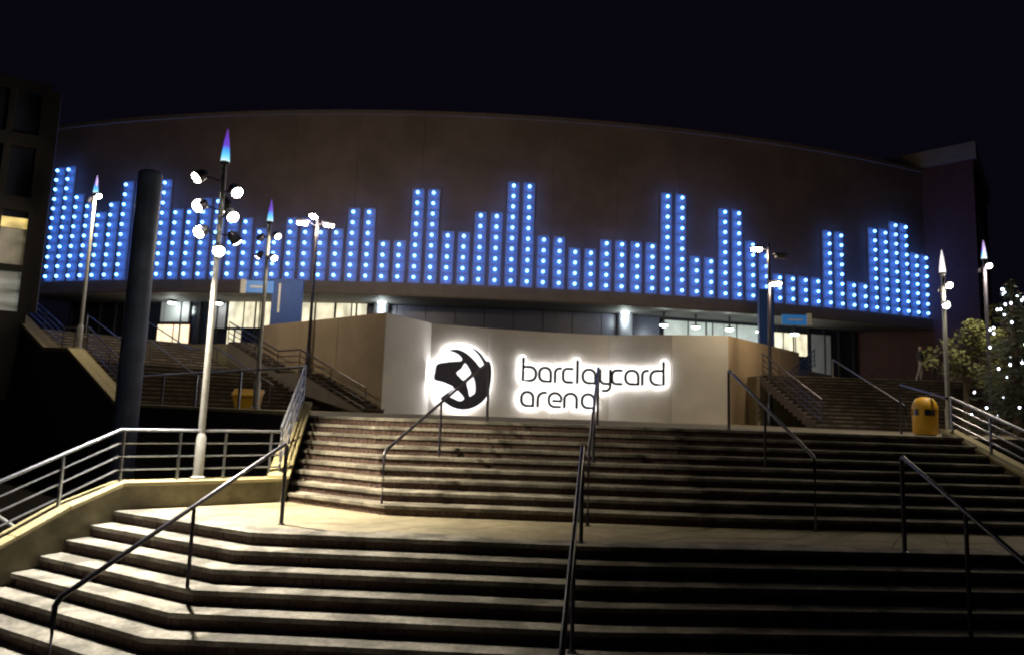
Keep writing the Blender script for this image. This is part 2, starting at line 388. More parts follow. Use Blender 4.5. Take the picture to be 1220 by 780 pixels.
# end of a lower handrail beyond the parapet
l1, l2 = at(-40, 590, 10.4), at(38, 641, 10.4)
root = thing('handrail', (l2.x, l2.y, ZG), 'bright sloping handrail end beyond the low parapet wall', 'handrail')
build(MB().tube([l1, l2, l2 + Vector((.02, 0, -.1)), (l2.x, l2.y, ZG)], 0.03, 8), 'rail', 'polesteel', root, smooth=True)
build(MB().tube([(l1.x, l1.y, ZG), l1 - Vector((0, 0, .02))], 0.03, 8), 'post', 'polesteel', root, smooth=True)
# terrace edge rail
t0, t1 = Vector((T0.x - .05, T0.y + .12, ZT)), Vector((T1.x + .1, T1.y, ZT))
tr = thing('terrace_handrail', t0, 'single bright handrail along the edge of the terrace left of the upper steps', 'handrail')
build(MB().tube([t0 + Vector((0, 0, 0.97)), t1 + Vector((0, 0, 0.97))], 0.028, 8), 'top_rail', 'steel', tr, smooth=True)
for s in (0.01, 0.27, 0.52, 0.76, 0.99):
    p = midline(t0, t1, s); build(MB().box(p + Vector((0, 0, 0.48)), (0.05, 0.05, 0.96)), 'post', 'steel', tr)
te = thing('terrace_edge', (T0.x, T0.y, ZG), 'dark retaining wall with pale coping under the terrace handrail', 'wall')
wall_run(te, [T1 + Vector((.1, .1)), T0 + Vector((.12, .1))][::-1], ZG, [ZT + 0.06, ZT + 0.06], 0.3, mat='darkwall', ch=0.09)

def handrail(label, a, b, zs, posts, mat='blacksteel'):
    # one sloping handrail with bent ends on posts: a/b rail ends, posts (x, y, z of foot)
    a, b = Vector(a), Vector(b)
    root = thing('handrail', (posts[0][0], posts[0][1], posts[0][2]), label, 'handrail', 'dark handrails on the steps')
    build(MB().tube([Vector((a.x, a.y, posts[0][2] + 0.0))] + [a - Vector((0, 0, 0.05)), a + (b - a) * 0.015, b + (a - b) * 0.015, b - Vector((0, 0, 0.05)), Vector((b.x, b.y, posts[-1][2]))], 0.027, 10), 'rail', mat, root, smooth=True)
    for p in posts[1:-1]:
        t = ((Vector((p[0], p[1])) - a.xy).dot((b - a).xy)) / (b - a).xy.length_squared
        top = a + (b - a) * t
        build(MB().tube([Vector((top.x, top.y, p[2] - 0.02)), top - Vector((0, 0, 0.02))], 0.022, 8), 'post', mat, root, smooth=True)
    for p in posts:
        build(MB().lathe((p[0], p[1], p[2]), [(0.05, 0.0), (0.05, 0.008), (0.03, 0.014)], 12), 'foot_plate', mat, root)
    return root
def zlow(n): return -RI * n
# lower flight
def frac(a, b, t): return a[0] + (b[0] - a[0]) * t, a[1] + (b[1] - a[1]) * t
def xy(u, v, d): p_ = at(u, v, d); return (p_.x, p_.y), p_.z
def rail_px(label, foot, top, low, dlow, nlow, nmid, tmid=.5):
    # foot: post foot on the landing; top/low: rail ends as measured; dlow: depth of the far end
    f = atz(*foot, 0.0); a = at(*top, f.y); b = at(*low, dlow)
    a = Vector((f.x, f.y, a.z)); m_ = a + (b - a) * tmid
    handrail(label, a, b, None, [(f.x, f.y, 0.0), (m_.x, m_.y, nmid * RI), (b.x, b.y, nlow * RI)])
rail_px('dark handrail descending the left side of the lower steps from the landing', (335, 624), (338, 527), (66, 715), 6.35, -8, -4, .5)
rail_px('dark handrail down the middle of the lower steps', (692, 646), (692, 530), (668, 790), 5.45, -9, -5)
rail_px('dark handrail descending the right side of the lower steps', (1078, 657), (1078, 543), (1262, 705), 6.1, -8, -5)
rail_px('dark handrail on the upper steps in front of the round emblem', (454, 612), (453, 537), (583, 430), 13.75, 9, 4, .47)
rail_px('dark handrail on the upper steps in front of the lit lettering', (700, 626), (703, 540), (713, 437), 13.75, 9, 5)
rail_px('dark handrail on the upper steps before the bare right part of the sign wall', (972, 632), (972, 545), (868, 440), 13.75, 9, 5)
# dark rail on the terrace to the right
a, b = (7.1, 12.8), (8.1, 13.85)
c0 = at(1072, 458, 16.5); c1 = Vector((XR + .13, 14.2, 2.12)); c2 = at(990, 446, 15.6)
root = thing('handrail', (c0.x, c0.y, ZT), 'dark handrail on the terrace leading to the bright right railing', 'handrail', 'dark handrails on the steps')
build(MB().tube([(c0.x, c0.y, ZT), c0 - Vector((0, 0, .04)), c0 + (c1 - c0) * .02, c1], 0.028, 8), 'rail', 'blacksteel', root, smooth=True)
build(MB().lathe((c0.x, c0.y, ZT), [(0.05, 0), (0.05, .008), (.03, .014)], 12), 'foot_plate', 'blacksteel', root)

# ------------------------------------------------------------------ left rear stair with its sloping wall
def stairs_run(root, p0, along, across, width, n, rise, tread, z0, mat='tread'):
    for i in range(n):
        a = p0 + along * (tread * i); b = p0 + along * (tread * (i + 1) + (0.05 if i < n - 1 else 0))
        q = [a, a + across * width, b + across * width, b]
        area = sum(q[k].x * q[(k + 1) % 4].y - q[(k + 1) % 4].x * q[k].y for k in range(4))
        if area < 0: q = q[::-1]
        st = build(MB().prism([tuple(v) for v in q], z0 + rise * i - 0.3, z0 + rise * (i + 1) - 0.04), 'step', 'riser', root)
        a2 = a - along * 0.03
        q = [a2, a2 + across * width, b + across * width, b]
        if area < 0: q = q[::-1]
        build(MB().prism([tuple(v) for v in q], z0 + rise * (i + 1) - 0.038, z0 + rise * (i + 1)), 'tread', mat, st)
RZ = (ZC - ZT) / 20
ls = thing('rear_left_steps', (T1.x, T1.y, ZT), 'rear flight of steps climbing left to the lit doors', 'steps', kind='structure')
stairs_run(ls, Lw(0.2), LD, PERP, 7.4, 10, RZ, 0.45, ZT)
stairs_run(ls, Lw(7.5), LD, PERP, 7.4, 10, RZ, 0.5, ZT + 10 * RZ)
q = [Lw(4.7), Lw(7.55), Lw(7.55) + PERP * 7.4, Lw(4.7) + PERP * 7.4][::-1]
build(MB().prism([tuple(v) for v in q], ZT, ZT + 10 * RZ - 0.003), 'mid_landing', 'paving', ls)
lw = thing('stair_wall', (T1.x, T1.y, ZG), 'dark retaining wall with sandy sloping coping beside the rear left steps', 'wall')
wall_run(lw, [Lw(-.1), Lw(5), Lw(7.8), Lw(13), Lw(20)], ZG, [1.45, 3.42, 3.55, 5.32, 5.35], 0.5, mat='darkwall', ch=0.16)
v3 = lambda s, z, o=0.0: Vector((*(Lw(s) + PERP * o), z))
railing('stair_railing', 'dark four-bar railing on the sandy sloping wall of the rear left steps', [v3(.3, 1.55, .12), v3(5, 3.42, .12), v3(7.8, 3.55, .12), v3(13, 5.32, .12)], h=0.85, mat='blacksteel',
        posts=[v3(.4, 1.6, .12), v3(2.6, 2.45, .12), v3(5, 3.42, .12), v3(6.4, 3.48, .12), v3(7.8, 3.55, .12), v3(10.4, 4.42, .12), v3(13, 5.32, .12)], r=0.03, rb=0.02)
for o, lab in ((2.4, 'bright handrail on the rear left steps nearest the sandy sloping wall'), (5.2, 'bright handrail on the rear left steps below the lit doors')):
    a, b = v3(0.0, ZT + .95, o), v3(4.8, ZT + 10 * RZ + .95, o); c, d = v3(7.3, ZT + 10 * RZ + .95, o), v3(12.4, ZC + .95, o)
    root = thing('handrail', (a.x, a.y, ZT), lab, 'handrail', 'bright handrails on the rear left steps')
    build(MB().tube([a, b, c, d], 0.032, 8), 'rail', 'steel', root, smooth=True)
    for s, z in ((0.25, ZT + RZ), (4.8, ZT + 10 * RZ), (7.2, ZT + 10 * RZ), (12.3, ZC)):
        p = v3(s, z, o); build(MB().tube([p, p + Vector((0, 0, .93))], 0.025, 6), 'post', 'steel', root)

# ------------------------------------------------------------------ sign wall and concourse behind it
SW_U = [(460, 372), (515, 385), (583, 391), (660, 396), (726, 399), (800, 398.5), (868, 399.5)]
SWZ = 5.45
SW = []
for u, v in SW_U:
    SW.append(atz(u, v, SWZ).xy)
SWL = Vector((-12.6, 34.8)); SWR = Vector((16.2, 39.0))
line = [SWL] + SW + [SWR]
sw = thing('sign_wall', (2, 32.5, ZT), 'pale rendered curved wall carrying the lit sign behind the upper steps', 'wall')
def mitre(pl, d):
    out = []
    for i in range(len(pl)):
        n1 = n2 = None
        if i > 0: t = (pl[i] - pl[i - 1]).normalized(); n1 = Vector((-t.y, t.x))
        if i < len(pl) - 1: t = (pl[i + 1] - pl[i]).normalized(); n2 = Vector((-t.y, t.x))
        if n1 is None: n1 = n2
        if n2 is None: n2 = n1
        b_ = (n1 + n2).normalized(); out.append(pl[i] + b_ * (d / max(.35, b_.dot(n1))))
    return out
fine = []
for i in range(len(line) - 1):
    k = 3 if i in (0, len(line) - 2) else 1
    fine += [line[i].lerp(line[i + 1], j / k) for j in range(k)]
fine.append(line[-1])
bk_, c0_, c1_ = mitre(fine, .35), mitre(fine, .05), mitre(fine, .3)
for i in range(len(fine) - 1):
    e = (fine[i + 1] - fine[i]).normalized() * 0.006
    build(MB().prism([tuple(fine[i] + e), tuple(fine[i + 1] - e), tuple(bk_[i + 1] - e), tuple(bk_[i] + e)], ZT - 0.3, SWZ), 'wall_panel', 'signwarmlit' if i < 3 or i >= len(fine) - 4 else ('signpale' if i in (3, 8) else 'signwall'), sw, bevel=0.012)
    build(MB().prism([tuple(c0_[i]), tuple(c0_[i + 1]), tuple(c1_[i + 1]), tuple(c1_[i])], ZT - 0.3, SWZ - 0.02), 'joint_core', 'joint', sw)
co = MB()
inn = [p + Vector((0, 0.36)) for p in line]
co.prism([tuple(p) for p in inn] + [(34, 60), (-34, 60), tuple(Lw(13)), tuple(Lw(12.6) + PERP * 7.4)], ZT - 0.2, ZC)
tag(build(co, 'concourse', 'paving'), 'raised paved concourse between the sign wall and the arena', 'concourse', kind='structure')

# stair along the left flank of the sign wall
fa = Vector((-5.6, 27.4)); fb = Vector((-14.2, 34.9)); fd = (fb - fa).normalized(); fp = Vector((-fd.y, fd.x)) * -1
fs = thing('flank_steps', (fa.x, fa.y, ZT), 'narrow steps climbing along the left flank of the sign wall', 'steps', kind='structure')
fl = (fb - fa).length
stairs_run(fs, fa, fd, fp * 1, 0.9, 10, RZ, (fl - 1.8) / 20, ZT)
stairs_run(fs, fa + fd * (fl / 2 + .9), fd, fp * 1, 0.9, 10, RZ, (fl - 1.8) / 20, ZT + 10 * RZ)
q = [fa + fd * (fl / 2 - .9), fa + fd * (fl / 2 + .9), fa + fd * (fl / 2 + .9) + fp * .9, fa + fd * (fl / 2 - .9) + fp * .9]
if sum(q[k].x * q[(k + 1) % 4].y - q[(k + 1) % 4].x * q[k].y for k in range(4)) < 0: q = q[::-1]
build(MB().prism([tuple(v) for v in q], ZT, ZT + 10 * RZ - .003), 'mid_landing', 'paving', fs)
def f3(s, z): return Vector((*(fa + fd * s - fp * 0.05), z))
build(MB().add([f3(0, ZT), f3(fl / 2 - .9, ZT + 10 * RZ), f3(fl / 2 + .9, ZT + 10 * RZ), f3(fl, ZC), f3(fl, ZC - .9), f3(fl / 2 + .9, ZT + 10 * RZ - .9), f3(fl / 2 - .9, ZT + 10 * RZ - .9), f3(0.6, ZT)], [(0, 1, 6, 7), (1, 2, 5, 6), (2, 3, 4, 5)]), 'stringer', 'fascia', fs)
railing('stair_railing', 'dark four-bar railing along the flank steps left of the sign wall', [f3(0, ZT + .0), f3(fl / 2 - .9, ZT + 10 * RZ + .05), f3(fl / 2 + .9, ZT + 10 * RZ + .05), f3(fl, ZC + .05)], h=0.95,
        mat='blacksteel', r=0.035, rb=0.024, posts=[f3(s, z) for s, z in ((0, ZT), ((fl / 2 - .9) / 2, ZT + 5 * RZ), (fl / 2 - .9, ZT + 10 * RZ), (fl / 2 + .9, ZT + 10 * RZ), (fl * .76, ZT + 15 * RZ), (fl, ZC))])
# right flank railing and right rear steps
ga, gb = Vector((11.2, 31.6, ZT + .1)), Vector((16.6, 37.9, ZC))
railing('stair_railing', 'dark four-bar railing right of the sign wall below the lobby lights', [ga, gb], h=0.95, mat='blacksteel', r=0.035, rb=0.024,
        posts=[midline(ga, gb, t) for t in (0.01, .33, .66, .99)])
rs = thing('rear_right_steps', (16, 26, ZT), 'wide rear steps rising on the right towards two people', 'steps', kind='structure')
stairs_run(rs, Vector((21.6, 25.6)), Vector((0.0, 1)), Vector((-1, 0)), 10.2, 15, 0.152, 0.42, ZT)
RT = ZT + 15 * 0.152
build(MB().prism([(11.4, 31.88), (26, 31.88), (26, 45), (17.5, 45), (17.5, 39.5), (11.4, 33.5)], ZT, RT - .003), 'top_landing', 'paving', rs)
build(MB().prism([(21.62, 25.6), (22.0, 25.6), (22.0, 31.9), (21.62, 31.9)], ZT, [ZT + .5, ZT + .5, RT + .5, RT + .5]), 'side_wall', 'concrete', rs)
railing('stair_railing', 'dark four-bar railing on the left side of the wide rear right steps', [(11.5, 25.7, ZT + .1), (11.5, 31.8, RT + .05)], h=.95, mat='blacksteel', r=.035, rb=.024,
        posts=[(11.5, 25.75, ZT + .1), (11.5, 27.8, ZT + .9), (11.5, 29.8, ZT + 1.6), (11.5, 31.75, RT)])
for x, lab in ((14.6, 'pale handrail on the left half of the wide rear right steps'), (20.4, 'pale handrail on the right half of the wide rear right steps')):
    root = thing('handrail', (x, 26, ZT), lab, 'handrail', 'handrails on the rear right steps')
    build(MB().tube([(x, 25.8, ZT), (x, 25.8, ZT + .95), (x, 31.5, RT + .8), (x, 31.5, RT)], 0.035, 8), 'rail', 'steel', root, smooth=True)

# ------------------------------------------------------------------ arena building
CX, CY, RAD = -5.0, 137.0, 92.0
def circ(phi, r=RAD): return Vector((CX + r * math.sin(phi), CY - r * math.cos(phi)))
def phi_of(u, r=RAD, z=10.0):
    lo, hi = -0.62, 0.62
    for _ in range(50):
        mid = (lo + hi) / 2; p = circ(mid, r)
        if pix((p.x, p.y, z))[0] < u: lo = mid
        else: hi = mid
    return lo
ZS, ZTOP = 8.95, 21.5
ar = thing('arena_building', (CX, CY - RAD, ZC), 'large brown curved arena with blue lights along its upper wall', 'building')
PL, PR = phi_of(20), phi_of(1110)
def arc_slab(r0, r1, f0, f1, z0, z1, n=6):
    mb = MB(); o = [circ(f0 + (f1 - f0) * i / n, r1) for i in range(n + 1)]; i_ = [circ(f0 + (f1 - f0) * i / n, r0) for i in range(n + 1)]
    vs = [(*p, z0) for p in o] + [(*p, z0) for p in i_] + [(*p, z1) for p in o] + [(*p, z1) for p in i_]; k = n + 1; fs = []
    for i in range(n):
        fs += [(i, i + 1, 2 * k + i + 1, 2 * k + i), (k + i + 1, k + i, 3 * k + i, 3 * k + i + 1), (2 * k + i, 2 * k + i + 1, 3 * k + i + 1, 3 * k + i), (i + 1, i, k + i, k + i + 1)]
    fs += [(0, 2 * k, 3 * k, k), (n, k + n, 3 * k + n, 2 * k + n)]
    return mb.add(vs, fs)
NP = 16
for i in range(NP):
    f0 = PL + (PR - PL) * i / NP; f1 = PL + (PR - PL) * (i + 1) / NP; e = 0.008 / RAD
    for za, zb in ((9.72, 14.2), (14.21, 17.9), (17.91, ZTOP - .25)):
        build(arc_slab(RAD - 0.4, RAD, f0 + e, f1 - e, za, zb, 4), 'cladding_panel', 'cladding', ar)
build(arc_slab(RAD - 0.8, RAD - 0.1, PL, PR, ZS, ZTOP - .3, 60), 'backing_wall', 'cladding', ar)
build(arc_slab(RAD - 0.6, RAD + 0.18, PL, PR, ZTOP - .25, ZTOP, 60), 'roof_edge', 'coppinglight', ar)
build(arc_slab(RAD - 0.5, RAD + 0.3, PL, PR, ZS - .02, 9.7, 60), 'fascia_band', 'fascia', ar)
build(arc_slab(RAD - 0.5, RAD + 0.36, PL, PR, ZS - .14, ZS - .03, 60), 'fascia_lip', 'coppinglight', ar)
build(arc_slab(RAD - 8, RAD - 0.5, PL, PR, ZS, ZS + .2, 60), 'soffit', 'soffit', ar)
RG = RAD - 4.5
build(arc_slab(RG - .5, RG - 0.08, PL, PR, ZC, ZS, 60), 'ground_floor_wall', 'darkglass', ar)
# end wall of the drum on the right, going back
pe = circ(PR); build(MB().prism([tuple(pe + Vector((-.3, .1))), tuple(pe + Vector((0, .1))), tuple(pe + Vector((4, 30))), tuple(pe + Vector((3, 30)))], ZC, ZTOP - .3), 'end_wall', 'brickblock', ar)
# grey posts and panes of the ground floor
npane = 44
for i in range(npane + 1):
    f = PL + (PR - PL) * i / npane; p = circ(f, RG)
    build(MB().box((p.x, p.y, (ZC + ZS) / 2), (0.14, 0.16, ZS - ZC), f), 'mullion', 'frame', ar)
def gf_panel(u0, u1, v0, v1, name, mat, r=RG + 0.02, frame_mat='frame', split=1, zc=None):
    f0, f1 = phi_of(u0, r, 6.5), phi_of(u1, r, 6.5); fm = (f0 + f1) / 2; p = circ(fm, r)
    um = (u0 + u1) / 2
    z1 = at(um, v0, p.y).z; z0 = at(um, v1, p.y).z
    z0 = max(z0, ZC + .02)
    wd = (f1 - f0) * r; t = Vector((math.cos(fm), math.sin(fm))); nr = Vector((math.sin(fm), -math.cos(fm)))
    par = build(MB().box((p.x, p.y, (z0 + z1) / 2), (wd, 0.06, z1 - z0), fm), name, frame_mat, ar)
    for k in range(split):
        c = p + t * (wd * ((k + .5) / split - .5)) + nr * 0.04
        build(MB().box((c.x, c.y, (z0 + z1) / 2), (wd / split - 0.12, 0.03, z1 - z0 - 0.12), fm), 'pane', mat, par)
    return par
gf_panel(187, 226, 386, 430, 'door', 'doorlit', frame_mat='redframe', split=2)
gf_panel(189, 224, 357, 384, 'transom_window', 'reflect')
gf_panel(251, 268, 360, 392, 'window', 'reflect')
gf_panel(270, 327, 357, 391, 'window', 'winwarm', split=3)
gf_panel(270, 288, 392, 425, 'window', 'winwarm', split=1)
gf_panel(344, 397, 359, 392, 'window', 'winwarm', split=2)
gf_panel(398, 436, 359, 392, 'window', 'winwarm', split=2)
gf_panel(789, 905, 384, 412, 'lobby_window', 'wingreen', split=4)
gf_panel(918, 962, 396, 424, 'lobby_window', 'winwarm', split=3)
gf_panel(966, 990, 398, 455, 'lobby_window', 'reflect', split=1)
for u in (456, 745):
    f = phi_of(u, RG + .6); p = circ(f, RG + .6); build(MB().tube([(p.x, p.y, ZC), (p.x, p.y, ZS)], 0.55, 20), 'column', 'greypanel', ar, smooth=True)
for k in range(10):
    f0, f1 = phi_of(437 + 34.8 * k, RG, 7), phi_of(437 + 34.8 * (k + 1), RG, 7)
    build(arc_slab(RG, RG + .16, f0 + .0003, f1 - .0003, ZC + .1, ZS - .05, 2), 'wall_panel', 'navypanel', ar)
# downlights under the fascia
for u, r in ((207, RG + 1.0), (340, RG + 1.6), (262, RG + .8), (791, RG + 2.2), (829, RG + 2.2), (869, RG + 2.2), (905, RG + 2.2), (946, RG + 2.2), (456, RG + 1.5), (745, RG + 1.5)):
    f = phi_of(u, r); p = circ(f, r)
    dl = build(MB().lathe((p.x, p.y, 8.05 if u > 760 else (8.90 if u > 400 else 8.75)), [(0.06, 0.9 if u > 760 else (.17 if u > 400 else .2)), (0.06, 0.16), (0.3, 0.12), (0.32, 0.0)], 14), 'downlight', 'frame', ar)
    build(MB().lathe((p.x, p.y, 8.05 if u > 760 else (8.90 if u > 400 else 8.75)), [(0.05, -0.14), (0.2, -0.11), (0.27, -0.05), (0.29, -0.002)], 14), 'lens', 'downlight', dl, smooth=True)
    if u > 400 or u == 207:
        l = point((p.x, p.y, 7.75 if u > 760 else 8.4), 75 if 400 < u < 760 else 60, (0.85, 1.0, 0.93), 0.25); l.parent = ar; l.location = Vector(l.location) - Vector(ORG[ar.name])

# blue LED columns
COUNTS = [12, 12, 9, 8, 7, 8, 10, 10, 10, 10, 7, 7, 8, 8, 6, 6, 5, 4, 6, 6, 5, 5, 7, 7, 4, 4, 9, 9, 5, 5, 7, 7, 10, 10, 5, 5, 4, 4, 5, 5, 5, 5, 10, 10, 4, 4, 9, 9, 6, 5,
          3, 3, 3, 3, 8, 8, 3, 3, 9, 9, 10, 10, 7, 7]
F0, F1 = phi_of(58.8), phi_of(1101)
ZL0, DZ = 10.08, 0.713
led_me = None
NLED = 0
order = sorted(range(len(COUNTS)), key=lambda k: (circ(F0 + (F1 - F0) * k / 63) - Vector((0, 0))).length)
single_cols = set(); tot = 0
for k in order:
    if tot + COUNTS[k] <= 300: single_cols.add(k); tot += COUNTS[k]
rest = MB()
def led_parts(c, nr):
    n3 = Vector((nr.x, nr.y, 0)); up = Vector((0, 0, 1)); t3 = up.cross(n3)
    vs = [c - n3 * .1]; fs = []; ns = 8
    prof = ((.06, -.08), (.105, -.03), (.105, .03), (.06, .085))
    for rr, dd in prof:
        vs += [c + n3 * dd + (t3 * math.cos(2 * math.pi * j / ns) + up * math.sin(2 * math.pi * j / ns)) * rr for j in range(ns)]
    vs.append(c + n3 * .105)
    for i in range(3):
        for j in range(ns): fs.append((1 + i * ns + j, 1 + i * ns + (j + 1) % ns, 1 + (i + 1) * ns + (j + 1) % ns, 1 + (i + 1) * ns + j))
    fs += [(0, 1 + (j + 1) % ns, 1 + j) for j in range(ns)] + [(len(vs) - 1, 1 + 3 * ns + j, 1 + 3 * ns + (j + 1) % ns) for j in range(ns)]
    return vs, fs
STAND = 0.34
for k, n in enumerate(COUNTS):
    f = F0 + (F1 - F0) * k / 63; p = circ(f); nr = Vector((math.sin(f), -math.cos(f)))
    strip = MB()
    for j in range(n):
        c = p + nr * 0.05; z = ZL0 + DZ * j
        strip.box((c.x, c.y, z), (0.80, 0.07, DZ - (0.012 if (j + k) % 3 else 0.03)), f)
        strip.tube([(*(p + nr * .08), z), (*(p + nr * (STAND - .08)), z)], 0.03, 5)
    lc = build(strip, 'light_column', 'strip', ar)
    for j in range(n):
        z = ZL0 + DZ * j; c = Vector((*(p + nr * STAND), z))
        if k in single_cols:
            if led_me is None:
                mb = MB(); mb.add(*led_parts(Vector((0, 0, 0)), Vector((0, -1)))); led_me = mb.mesh('led', M['led'], smooth=True)
            ob = bpy.data.objects.new('led', led_me); col.objects.link(ob); ob.parent = lc
            ob.location = c - Vector(ORG[lc.name]); ob.rotation_euler = (0, 0, f)
        else: rest.add(*led_parts(c, nr))
tag(build(rest, 'led_rows', 'led', ar), kind='stuff')

# ------------------------------------------------------------------ block behind on the right, annex on the left
bb = thing('brick_building', (34, 50, ZC), 'dark red block with pale flat roof edge beyond the right end of the arena', 'building')
b1, b2, b3 = Vector((34.2, 50.3)), Vector((26.5, 57.6)), Vector((42.2, 60.5)); b4 = b2 + (b3 - b1)
build(MB().prism([tuple(b1), tuple(b3), tuple(b4), tuple(b2)], ZT, 21.6), 'wall', 'brickblock', bb)
cc = (b1 + b4) / 2
o = [cc + (p - cc) * 1.04 for p in (b1, b3, b4, b2)]
build(MB().prism([tuple(p) for p in o], 21.62, 22.9), 'roof_edge', 'fascia', bb)
for i in range(4):
    for z in (7.5, 12, 16.5):
        p = b1.lerp(b3, (i + .6) / 4.4); d = (b3 - b1).normalized(); nr = Vector((d.y, -d.x))
        fr = build(MB().box((*(p + nr * .02), z), (1.2, .1, 1.8), math.atan2(d.y, d.x)), 'window', 'frame', bb)
        build(MB().box((*(p + nr * .06), z), (1.06, .06, 1.66), math.atan2(d.y, d.x)), 'pane', 'darkglass', fr)

ax = thing('glass_annex', (-24, 31, ZC), 'dark glazed building with warm lit floor left of the arena', 'building')
a1 = at(40, 300, 30.4).xy; a2 = Vector((-33, 24.5)); a3 = Vector((-34.5, 46)); a4 = a2 + (a3 - a1)
ad = (a1 - a2).normalized(); an = Vector((ad.y, -ad.x)); arz = math.atan2(ad.y, ad.x); al = (a1 - a2).length
for z0, z1, nm in ((ZT, 5.2, 'plinth'), (7.0, 7.25, 'floor_slab'), (9.7, 10.3, 'floor_slab'), (12.6, 13.2, 'floor_slab'), (15.2, 15.7, 'roof_slab')):
    build(MB().prism([tuple(a2), tuple(a1), tuple(a3), tuple(a4)], z0, z1), nm, 'annex', ax)
ac = (a1 + a4) / 2; ins = [ac + (p - ac) * .93 for p in (a2, a1, a3, a4)]
build(MB().prism([tuple(p) for p in ins], 5.1, 15.3), 'core', 'darkglass', ax)
nb = 9
for i in range(nb + 1):
    p = a2.lerp(a1, i / nb) - an * .12
    build(MB().box((*p, 10.3), (0.22 if i < nb else .7, 0.22, 10.2), arz), 'mullion', 'annex', ax)
for i in range(nb):
    p = a2.lerp(a1, (i + .5) / nb) - an * .3
    for z0, z1, mt in ((5.22, 6.98, 'winpale'), (7.27, 8.9, 'wintan'), (8.92, 9.4, 'winyellow'), (9.42, 9.68, 'darkglass'), (10.32, 12.58, 'darkglass'), (13.22, 15.18, 'darkglass')):
        build(MB().box((*p, (z0 + z1) / 2), (al / nb - .2, .06, z1 - z0 - .02), arz), 'pane', mt, ax)
railing('balustrade', 'dark four-bar balustrade in front of the glazed annex', [v3(13.3, 5.36, .1), v3(19, 5.4, .1)], h=0.95, mat='blacksteel', r=.035, rb=.024,
        posts=[v3(13.4, 5.36, .1), v3(15, 5.37, .1), v3(17, 5.38, .1), v3(19, 5.4, .1)])

# ------------------------------------------------------------------ illuminated sign
def wall_at(u):
    for i in range(len(SW) - 1):
        u0, u1 = SW_U[i][0], SW_U[i + 1][0]
        if u <= u1 or i == len(SW) - 2:
            # intersect the view ray in plan with the facet
            a, b = SW[i], SW[i + 1]; r_ = ray(u, 455); k = r_.x / r_.y
            t = (k * a.y - a.x) / ((b.x - a.x) - k * (b.y - a.y)); p = a.lerp(b, t)
            d = (b - a).normalized(); return p, d, Vector((d.y, -d.x))
def ribbon(path, wd, origin, tx, nrm, off, th, closed=False, capn=6):
    # flat ribbon with round ends following a 2-D path in the letter plane
    mb = MB(); P3 = lambda q, o: Vector((origin.x + tx.x * q.x + nrm.x * o, origin.y + tx.y * q.x + nrm.y * o, origin.z + q.y))
    path = [Vector(p) for p in path]; n = len(path); Lf, Rt = [], []
    for i, p in enumerate(path):
        t = (path[min(i + 1, n - 1)] - path[max(i - 1, 0)]).normalized(); s = Vector((-t.y, t.x)); Lf.append(p + s * wd / 2); Rt.append(p - s * wd / 2)
    tE = (path[-1] - path[-2]).normalized(); tS = (path[1] - path[0]).normalized()
    capE = []; capS = []
    aE = math.atan2(tE.y, tE.x); aS = math.atan2(tS.y, tS.x)
    for i in range(1, capn):
        aa = aE + math.pi / 2 - math.pi * i / capn; capE.append(path[-1] + Vector((math.cos(aa), math.sin(aa))) * wd / 2)
        aa = aS - math.pi / 2 - math.pi * i / capn; capS.append(path[0] + Vector((math.cos(aa), math.sin(aa))) * wd / 2)
    for i in range(n - 1):
        q = [Rt[i], Rt[i + 1], Lf[i + 1], Lf[i]]
        vs = [P3(x, off + th) for x in q] + [P3(x, off) for x in q]
        mb.add(vs, [(0, 1, 2, 3), (7, 6, 5, 4), (0, 4, 5, 1), (2, 6, 7, 3)])
    for cap, c in ((([Lf[-1]] + capE + [Rt[-1]]), path[-1]), (([Rt[0]] + capS + [Lf[0]]), path[0])):
        m = len(cap); vs = [P3(x, off + th) for x in cap] + [P3(x, off) for x in cap]
        mb.add(vs, [tuple(range(m))[::-1], tuple(range(m, 2 * m))] + [(i, i + 1, m + i + 1, m + i) for i in range(m - 1)])
    return mb
def arcp(cx, cy_, rx, ry, a0, a1, n=14):
    return [(cx + rx * math.cos(R(a0 + (a1 - a0) * i / n)), cy_ + ry * math.sin(R(a0 + (a1 - a0) * i / n))) for i in range(n + 1)]
def rrect(w_, h_, r_, start='tr'):                 # squarish bowl, clockwise from upper right
    return (arcp(w_ - r_, h_ - r_, r_, r_, 0, 90, 5) + arcp(r_, h_ - r_, r_, r_, 90, 180, 6) + arcp(r_, r_, r_, r_, 180, 270, 6))
